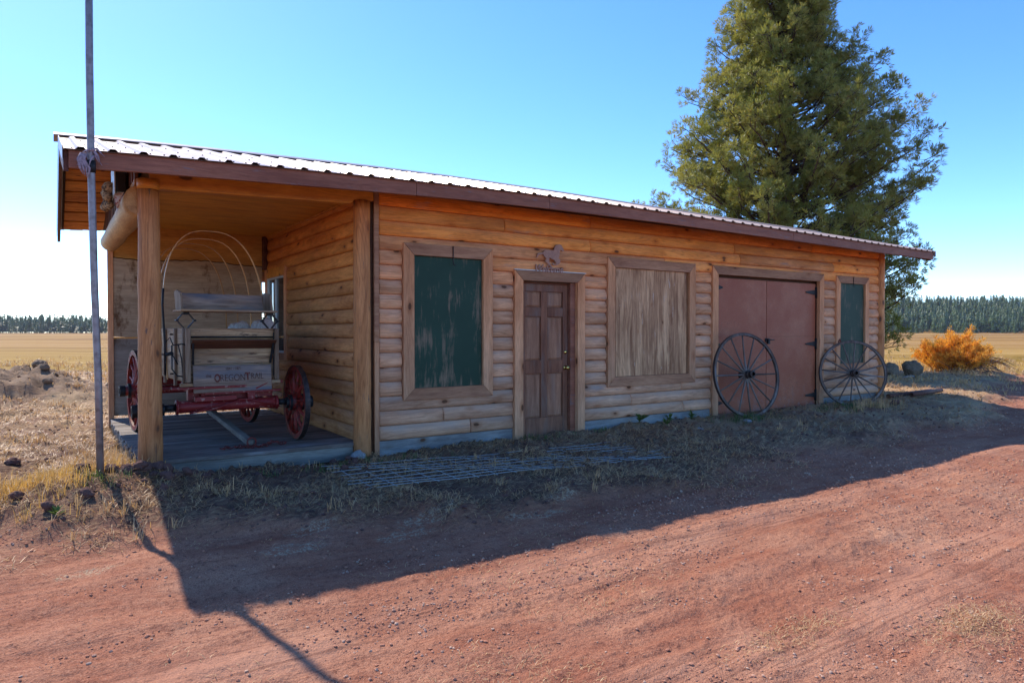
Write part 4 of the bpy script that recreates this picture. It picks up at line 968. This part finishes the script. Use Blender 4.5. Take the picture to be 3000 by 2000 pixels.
# ------------------------------------------------------------------ scattered stuff: gravel and dry grass
def scatter(npts, xr, yr, dens):
    X = RS.uniform(*xr, npts*4); Y = RS.uniform(*yr, npts*4); d = dens(X, Y); k = RS.rand(len(X)) < d
    X, Y = X[k][:npts], Y[k][:npts]; return X, Y
def clear(x, y):                         # keep off the cabin
    return ~((x > -2.42) & (x < 10.9) & (y > -.03) & (y < 4.05))
def scat_polar(n, q0, q1, dens, amin=-46, amax=46, pw=1.0):
    r_ = q0*(q1/q0)**(RS.rand(n*5)**pw); a = np.radians(RS.uniform(amin, amax, n*5))
    X = CAM[0]+r_*(np.cos(a)*FX+np.sin(a)*FY); Y = CAM[1]+r_*(np.cos(a)*FY-np.sin(a)*FX)
    k = (RS.rand(len(X)) < dens(X, Y)) & clear(X, Y); return X[k][:n], Y[k][:n]
ico_v = None
def pebbles(name, X, Y, S, mat, sink=.3):
    bm = bmesh.new(); bmesh.ops.create_icosphere(bm, subdivisions=1, radius=1); v = np.array([t.co for t in bm.verts]); f = np.array([[a.index for a in t.verts] for t in bm.faces]); bm.free()
    n = len(X); Z = H(X, Y); nv = len(v)
    jit = 1+RS.uniform(-.3, .3, (n, nv, 1)); sc = np.stack([S, S*RS.uniform(.6, 1, n), S*RS.uniform(.45, .8, n)], -1)[:, None, :]
    th = RS.uniform(0, 6.28, n); c, s = np.cos(th)[:, None], np.sin(th)[:, None]
    P = v[None]*jit*sc; Px = P[..., 0]*c-P[..., 1]*s; Py = P[..., 0]*s+P[..., 1]*c
    P = np.stack([Px+X[:, None], Py+Y[:, None], P[..., 2]+Z[:, None]+(S*.3)[:, None]], -1)
    F = (f[None]+(np.arange(n)*nv)[:, None, None]).reshape(-1, 3)
    return link(name, npmesh(name, P.reshape(-1, 3), F, M[mat], False))
def dens_road(x, y): r, m_, d = masks(x, y); c = np.clip(fbm(x*.7, y*2.2, 3)*2.2+.42, .04, 1); return r*c
def dens_yard(x, y): r, m_, d = masks(x, y); return (1-r)*(1-m_)*np.clip(fbm(x*1.1, y*1.1, 3)*1.5+.6, .1, 1)
X, Y = scat_polar(30000, 2.2, 22, dens_road); S = .0018+.0060*RS.rand(len(X))**5; S *= 1+.13*np.hypot(X-CAM[0], Y-CAM[1]); 
tag(pebbles('gravel', X, Y, S, 'pebble'), 'loose red cinder gravel on the dirt road', 'gravel', kind='stuff')
X, Y = scat_polar(6500, 4.0, 30, dens_yard); S = .005+.012*RS.rand(len(X))**3; S *= 1+.05*np.hypot(X-CAM[0], Y-CAM[1])
tag(pebbles('gravel', X, Y, S, 'lava'), 'dark lava gravel in the yard around the cabin', 'gravel', kind='stuff')
def blades(name, X, Y, L, Wd, up, mat, lean=.6, tuft=1, spread=.03, zoff=0.0):
    """triangular grass blades; up = 0 lies flat, 1 stands"""
    n = len(X)*tuft; X = np.repeat(X, tuft)+RS.normal(0, spread, n); Y = np.repeat(Y, tuft)+RS.normal(0, spread, n); L = np.repeat(L, tuft)*RS.uniform(.5, 1.1, n); Wd = np.repeat(Wd, tuft); up = np.clip(np.repeat(up, tuft)+RS.normal(0, .15, n), .02, 1.3)
    Z = H(X, Y)+zoff; th = RS.uniform(0, 6.28, n); hx, hy = np.cos(th), np.sin(th); ch, sh_ = np.cos(up*1.35), np.sin(up*1.35)
    mx = X+hx*L*ch*.45; my = Y+hy*L*ch*.45; mz = Z+L*sh_*.55+.004
    tx = X+hx*L*ch; ty = Y+hy*L*ch; tz = Z+L*sh_*.9*(1-lean*.3)+.003
    px, py = -hy*Wd/2, hx*Wd/2
    V = np.stack([np.stack([X-px, Y-py, Z-.004], -1), np.stack([X+px, Y+py, Z-.004], -1), np.stack([mx+px*.8, my+py*.8, mz], -1), np.stack([mx-px*.8, my-py*.8, mz], -1), np.stack([tx, ty, tz], -1)], 1).reshape(-1, 3)
    b = (np.arange(n)*5)[:, None]; F = np.concatenate([b+[0, 1, 2], b+[0, 2, 3], b+[3, 2, 4]])
    return link(name, npmesh(name, V, F, M[mat], False))
def dens_straw(x, y):
    r, m_, d = masks(x, y); p = np.clip(fbm(x*1.4+5, y*1.4, 4)*2.6+.5, .05, 1)*(1-.55*sm(-2.6, -2.0, x)*(1-sm(10, 14, x))*(y < .5)); return (1-r)*(1-m_)*p*(1-.85*np.clip(d*2, 0, 1))
X, Y = scat_polar(125000, 4.2, 26, dens_straw, pw=.9); D = np.hypot(X-CAM[0], Y-CAM[1])
tag(blades('dry_grass', X, Y, (.07+.08*RS.rand(len(X))+.004*D), .0014+.00045*D, .06+.22*RS.rand(len(X))**2, 'straw'), 'matted dry straw lying over the yard', 'dry grass', kind='stuff')
def dens_tuft(x, y):
    r, m_, d = masks(x, y); p = np.clip(fbm(x*1.8+50, y*1.8, 3)*4-.6, 0, 1)*(1-.7*sm(-2.6, -2.0, x)*(1-sm(10, 14, x))*(y < .5)); return (1-r)*(1-m_)*p
X, Y = scat_polar(1500, 5, 24, dens_tuft); D = np.hypot(X-CAM[0], Y-CAM[1])
tag(blades('dry_grass', X, Y, .10+.08*RS.rand(len(X)), .003+.0005*D, .55+.4*RS.rand(len(X)), 'straw', tuft=9, spread=.025), 'standing tufts of dry grass in the yard', 'dry grass', kind='stuff')
# sparse straw on the road
X, Y = scat_polar(2600, 2.5, 14, lambda x, y: masks(x, y)[0]*np.clip(fbm(x*1.2+9, y*1.2, 3)*4-.75, 0, 1)); D = np.hypot(X-CAM[0], Y-CAM[1])
tag(blades('dry_grass', X, Y, .03+.04*RS.rand(len(X)), .0018+.0005*D, .04+.08*RS.rand(len(X)), 'straw', tuft=2, spread=.03), 'thin wisps of straw on the dirt road', 'dry grass', kind='stuff')
X, Y = RS.normal(.72, .20, 700), RS.normal(-5.75, .09, 700); X = np.concatenate([X, RS.normal(-.1, .25, 300)]); Y = np.concatenate([Y, RS.normal(-5.3, .06, 300)])
tag(blades('dry_grass', X, Y, np.full(len(X), .05), np.full(len(X), .003), np.full(len(X), .05), 'straw', tuft=2, spread=.02), 'flattened mat of pale straw on the near right of the dirt road', 'dry grass', kind='stuff')
def patch(n, cx_, cy_, sx_, sy_): return RS.normal(cx_, sx_, n), RS.normal(cy_, sy_, n)
X, Y = patch(300, -3.35, -.55, .38, .30); k = clear(X, Y); X, Y = X[k], Y[k]
tag(blades('tall_grass', X, Y, np.full(len(X), .20), np.full(len(X), .0032), np.full(len(X), .8), 'tallgrass', tuft=9, spread=.03), 'golden tall dry grass to the left of the metal pole', 'grass', kind='stuff')
X, Y = patch(60, -2.62, .35, .10, .35); k = (X < -2.45); X, Y = X[k], Y[k]
tag(blades('tall_grass', X, Y, np.full(len(X), .30), np.full(len(X), .004), np.full(len(X), .9), 'straw', tuft=10, spread=.04), 'feathery dry weeds along the left edge of the porch deck', 'grass', kind='stuff')
X = np.concatenate([patch(50, 5.9, -.55, .4, .12)[0], patch(60, 8.6, -.75, .5, .2)[0], patch(26, -.6, -.55, .5, .08)[0], patch(14, 2.6, -.2, .5, .05)[0], patch(10, -2.75, -.9, .08, .08)[0]])
Y = np.concatenate([patch(50, 5.9, -.55, .4, .12)[1], patch(60, 8.6, -.75, .5, .2)[1], patch(26, -.6, -.55, .5, .08)[1], patch(14, 2.6, -.2, .5, .05)[1], patch(10, -2.75, -.9, .08, .08)[1]]); k = clear(X, Y); X, Y = X[k], Y[k]
tag(blades('green_grass', X, Y, np.full(len(X), .12), np.full(len(X), .005), np.full(len(X), .75), 'greenw', tuft=9, spread=.03), 'short green grass growing along the cabin foot', 'grass', kind='stuff')
X, Y = patch(26, 8.95, -.95, .35, .12)
tag(blades('tall_grass', X, Y, np.full(len(X), .28), np.full(len(X), .006), np.full(len(X), .95), 'straw', tuft=10, spread=.04), 'tall pale grass before the right wagon wheel', 'grass', kind='stuff')
# meadow edge tussocks
def dens_m(x, y): q = fwd(x, y); return np.clip(fbm(x*.5, y*.5, 3)*2+.5, 0, 1)*sm(15, 20, q)*sm(40, 26, q)
X, Y = scat_polar(5000, 15, 45, dens_m)
tag(blades('dry_grass', X, Y, .18+.12*RS.rand(len(X)), np.full(len(X), .02), .6+.3*RS.rand(len(X)), 'straw', tuft=5, spread=.08), 'pale dry grass fringe along the meadow edge', 'dry grass', kind='stuff')

# leafy weeds by the wall
def weed(x, y, s, lab):
    m = MB()
    for i in range(14):
        a = random.uniform(0, 2*PI); e = random.uniform(.3, 1.2); d = Vector((math.cos(a)*math.cos(e), math.sin(a)*math.cos(e), math.sin(e))); l = s*random.uniform(.6, 1); w = s*.16
        sd = d.cross(Vector((0, 0, 1))).normalized()*w; b = Vector((0, 0, random.uniform(0, .4)*s)); md_ = b+d*l*.55+Vector((0, 0, .1*s)); t_ = b+d*l
        m.add([b, md_+sd, t_, md_-sd], [(0, 1, 2, 3)])
    o = m.build('weed', M['greenw'], None, loc=(x, y, gz(x, y))); tag(o, lab, 'weed')
weed(3.95, -.16, .16, 'leafy green weed against the skirt board right of the door'); weed(4.62, -.10, .12, 'small green weed under the plywood window panel, nearer the double doors'); weed(5.10, -.12, .13, 'bushy green weed just left of the double doors'); weed(4.25, -.38, .12, 'bluish weed on the soil before the plywood window')
weed(-3.05, -1.35, .08, 'small grey-green plant in the sunlit straw below the pole')

# ------------------------------------------------------------------ trees
def tufts(name, P, D_, L, W, nn, mat, parent, spread=.9):
    n = len(P); P = np.repeat(P, nn, 0); D_ = np.repeat(D_, nn, 0); L = np.repeat(L, nn)*RS.uniform(.6, 1.15, n*nn); Wd = np.repeat(W, nn)
    R_ = RS.normal(0, 1, (n*nn, 3)); R_ /= np.linalg.norm(R_, axis=1)[:, None]
    d = D_+R_*spread; d /= np.linalg.norm(d, axis=1)[:, None]; s = np.cross(d, RS.normal(0, 1, (n*nn, 3))); s /= np.linalg.norm(s, axis=1)[:, None]+1e-6
    b = P+R_*.02
    V = np.stack([b-s*Wd[:, None]*.35, b+s*Wd[:, None]*.35, b+d*L[:, None]*.6+s*Wd[:, None]*.5, b+d*L[:, None], b+d*L[:, None]*.6-s*Wd[:, None]*.5], 1).reshape(-1, 3)
    k = (np.arange(n*nn)*5)[:, None]; F = np.concatenate([k+[0, 2, 4], k+[4, 2, 3]])
    return link(name, npmesh(name, V, F, M[mat], False), parent)
def big_pine(x, y, z, lab, prof, ztop, nlimb, nn=9, tl=.17, ntf=15):
    t = thing('pine_tree', lab, 'tree', (x, y, z))
    pts = [(0, 0, -.3)]+[(.10*math.sin(h*.7), .08*math.cos(h*.5), h) for h in np.arange(.5, ztop*.96, .8)]
    rs = [.30*(1-.93*i/(len(pts)-1))+.01 for i in range(len(pts))]; MB().tube(pts, rs, 12, jit=.06).build('trunk', M['bark'], t)
    Rv = Vector((FY, -FX, 0)); Fv = Vector((FX, FY, 0)); P = []; Dd = []
    lm = MB()
    zz, rl, rr = zip(*prof)
    for i in range(nlimb):
        h = (i+.5)/nlimb; h = .9+(ztop-1.1)*h**.95; a = i*2.39996+random.uniform(-.3, .3)
        s = math.cos(a); R = np.interp(h, zz, rl) if s < 0 else np.interp(h, zz, rr); R = R*abs(s)+(.42*(np.interp(h, zz, rl)+np.interp(h, zz, rr)))*(1-abs(s)); R *= random.uniform(.80, 1.04) if random.random() < .6 else random.uniform(.5, .85)
        R = max(R-.12, .25)
        out = (Rv*math.cos(a)+Fv*math.sin(a)); rise = random.uniform(.3, .75)*R; h0 = max(.5, h-rise*.8)
        L = []
        for k in range(7):
            u = k/6; L.append(Vector((out.x*R*u, out.y*R*u, h0+(h-h0)*u**1.5))+Vector((random.uniform(-.08, .08), random.uniform(-.08, .08), random.uniform(-.05, .05)))*u*R*.4)
        lm.tube(L, [.055*(1-.8*k/6)*(.5+R/6) for k in range(7)], 5, caps=False)
        nc = int(3+R*1.1)
        for j in range(nc):
            u = .50+.50*(j+.6*random.random())/nc if j else 1.0; u = min(u, 1); k = min(int(u*6), 5); p = L[k].lerp(L[k+1], u*6-k)
            side = Vector((-out.y, out.x, 0))*random.uniform(-.45, .45)*R*.5*(1.2-u)
            cc = p+side+out*random.uniform(-.05, .1)+Vector((0, 0, random.uniform(.0, .35))); cr = random.uniform(.22, .46); lm.tube([p-out*.25, cc], [.014, .006], 3, caps=False)
            for w_ in range(ntf):
                d3 = Vector((random.gauss(0, 1), random.gauss(0, 1), random.gauss(.25, 1))).normalized(); rr_ = cr*random.uniform(.35, 1)
                q_ = cc+Vector((d3.x*rr_, d3.y*rr_, d3.z*rr_*.8)); P.append(q_); Dd.append((d3+out*.35+Vector((0, 0, .75))).normalized())
                if w_ % 3 == 0: lm.tube([cc, q_], [.007, .004], 3, caps=False)
    lm.build('limbs', M['bark'], t)
    P = np.array([tuple(p) for p in P]); Dd = np.array([tuple(p) for p in Dd]); n = len(P)
    tufts('crown', P, Dd, np.full(n, tl), np.full(n, .019 if tl < .2 else .05), nn, 'needle', t, .85)
    return t
prof = [(0, 2.0, 3.0), (1.0, 2.6, 3.7), (2.3, 3.2, 3.8), (3.7, 3.8, 4.1), (4.9, 4.1, 4.1), (5.8, 4.2, 4.1), (6.5, 4.2, 4.1), (7.2, 4.0, 4.0), (7.9, 3.4, 3.8), (9.0, 3.1, 3.2), (9.8, 2.7, 2.7), (10.4, 2.3, 1.4), (12.1, 1.9, 1.1), (13.4, 1.0, .7), (14.2, .2, .2)]
big_pine(16.5, 6.0, gz(16.5, 6.0), 'large bushy pine tree standing behind the right end of the cabin', prof, 14.2, 500, 17, .165, 13)
def at(px, d): t_ = (px-1500)/2000; return CAM[0]+d*(FX+t_*FY), CAM[1]+d*(FY-t_*FX)
x, y = at(1865, 45); big_pine(x, y, gz(x, y), 'distant pine whose top shows above the ridge left of the large pine', [(0, 1.2, 1.2), (4, .9, .9), (8, .3, .3), (10.3, .05, .05)], 9.9, 70, 6, .20, 5)
x, y = at(1928, 45); big_pine(x, y, gz(x, y), 'distant pine whose tip barely clears the ridge beside the large pine', [(0, 1.2, 1.2), (4, .9, .9), (8, .25, .25), (9.3, .05, .05)], 9.0, 60, 6, .20, 5)

# brush pile
x0_, y0_ = at(2800, 22.5); BP = thing('brush_pile', 'heap of cut juniper branches turned bright orange, right of the boulders', 'brush pile', (x0_, y0_, gz(x0_, y0_)))
P = []; Dd = []; tw = MB(); Rv = Vector((FY, -FX, 0)); Fv = Vector((FX, FY, 0))
for i in range(430):
    a = random.uniform(0, 2*PI); rr = random.random()**.5; b = Rv*math.cos(a)*rr*.72+Fv*math.sin(a)*rr*.8
    th = random.uniform(-.75, .6); ln = random.uniform(.5, 1.05)
    d = (Rv*math.sin(th)*1.0+Fv*random.uniform(-.6, .6)+Vector((0, 0, random.uniform(.3, 1.2)))).normalized()
    base = b+Vector((0, 0, random.uniform(0, .95)*(1-rr*.75))); pts = [base+d*ln*u+Vector((0, 0, -.25*ln*u*u)) for u in (0, .33, .66, 1)]
    tw.tube(pts, [.014, .010, .007, .003], 4, caps=False)
    if (base.dot(Rv)+d.dot(Rv)*.5) < .75 or random.random() < .45:
        for k in range(20):
            u = .15+.85*random.random(); j = min(int(u*3), 2); p = pts[j].lerp(pts[j+1], u*3-j)+Vector((random.uniform(-.07, .07), random.uniform(-.07, .07), random.uniform(-.06, .06))); P.append(tuple(p)); Dd.append(tuple(d))
for i in range(26):
    s = Rv*random.uniform(.2, 1.0)+Vector((0, 0, random.uniform(.05, .5)))-Fv*.4; e = s+Rv*random.uniform(.4, .9)+Vector((0, 0, random.uniform(-.5, .1))); tw.tube([s, (s+e)/2+Vector((0, 0, .08)), e], [.016, .012, .005], 4, caps=False)
tw.build('branches', M['twig'], BP); P = np.array(P); Dd = np.array(Dd); P[:, 2] = np.maximum(P[:, 2], .02); tufts('dead_foliage', P, Dd, np.full(len(P), .13), np.full(len(P), .022), 6, 'juniper', BP, .8)

# far forest
def conifer(seed, tri=1):
    rs = np.random.RandomState(seed); V = []; F = []
    lay = 9
    for l in range(lay):
        z = .10+.86*l/lay; r = (.17*(1-l/lay)**.8+.02)*rs.uniform(.8, 1.15); k = 7
        for i in range(k):
            a = 6.283*(i+rs.rand())/k; rr = r*rs.uniform(.6, 1.15); w = .055; b = len(V)
            V += [(0, 0, z+.09), (rr*math.cos(a-.4), rr*math.sin(a-.4), z-.02*rs.rand()), (rr*math.cos(a+.4), rr*math.sin(a+.4), z-.02*rs.rand())]; F.append((b, b+1, b+2))
    b = len(V); V += [(-.01, 0, 0), (.01, 0, 0), (0, 0, 1.02), (0, -.01, 0), (0, .01, 0)]; F += [(b, b+1, b+2), (b+3, b+4, b+2)]
    return np.array(V), np.array(F)
CON = [conifer(s) for s in range(6)]
FORTREES = []
def forest(name, X, Y, Hh, lab, mat='needle2'):
    VV = []; FF = []; b = 0; Z = H(X, Y)
    for i in range(len(X)):
        v, f = CON[i % 6]; a = RS.rand()*6.28; c, s = math.cos(a), math.sin(a); h = Hh[i]; w = h*RS.uniform(1.2, 1.8)
        P = np.stack([(v[:, 0]*c-v[:, 1]*s)*w+X[i], (v[:, 0]*s+v[:, 1]*c)*w+Y[i], v[:, 2]*h+Z[i]-.2], -1); VV.append(P); FF.append(f+b); b += len(v)
    return tag(link(name, npmesh(name, np.concatenate(VV), np.concatenate(FF), M[mat], False)), lab, 'forest', kind='stuff')
def band(n, q0, q1, r0, r1): q = RS.uniform(q0, q1, n); r = RS.uniform(r0, r1, n); return CAM[0]+q*FX+r*FY, CAM[1]+q*FY-r*FX
X, Y = band(1500, 765, 860, -780, 60); forest('pine_forest', X, Y, RS.uniform(15, 24, len(X)), 'dark pine forest across the meadow on the left')
X, Y = band(3800, 715, 985, 60, 900); forest('pine_forest', X, Y, RS.uniform(9, 23, len(X)), 'pine forest climbing the low hill on the right')
v, f = CON[0]; cone_me = [npmesh('pine', c[0], c[1], M['needle2']) for c in CON]
for i in range(110):
    if i < 45: px = RS.uniform(-150, 420); d = RS.uniform(735, 765)
    else: px = RS.uniform(2480, 3150); d = RS.uniform(685, 715)
    x, y = at(px, d); h = RS.uniform(9, 19) if i < 45 else RS.uniform(6, 17)
    o = link('far_pine', cone_me[i % 6], None, (x, y, gz(x, y)-.2), (0, 0, RS.rand()*6), (h*1.3, h*1.3, h))
    tag(o, 'single pine at the forest edge across the meadow on the left' if i < 45 else 'single pine at the forest foot across the meadow on the right', 'tree', 'pines along the left forest edge' if i < 45 else 'pines along the right forest edge')

# thin valley air
hz = G('haze_air'); vol = hz.n('VolumePrincipled', {'Color': (.80, .88, 1.0), 'Density': .00007, 'Anisotropy': .3}, out=None); hz.t.links.new(vol.outputs[0], hz.out.inputs['Volume'])
hx = MB().box(-1500, 1500, -1500, 1500, -3, 75).build('haze', hz.m); tag(hx, kind='stuff')
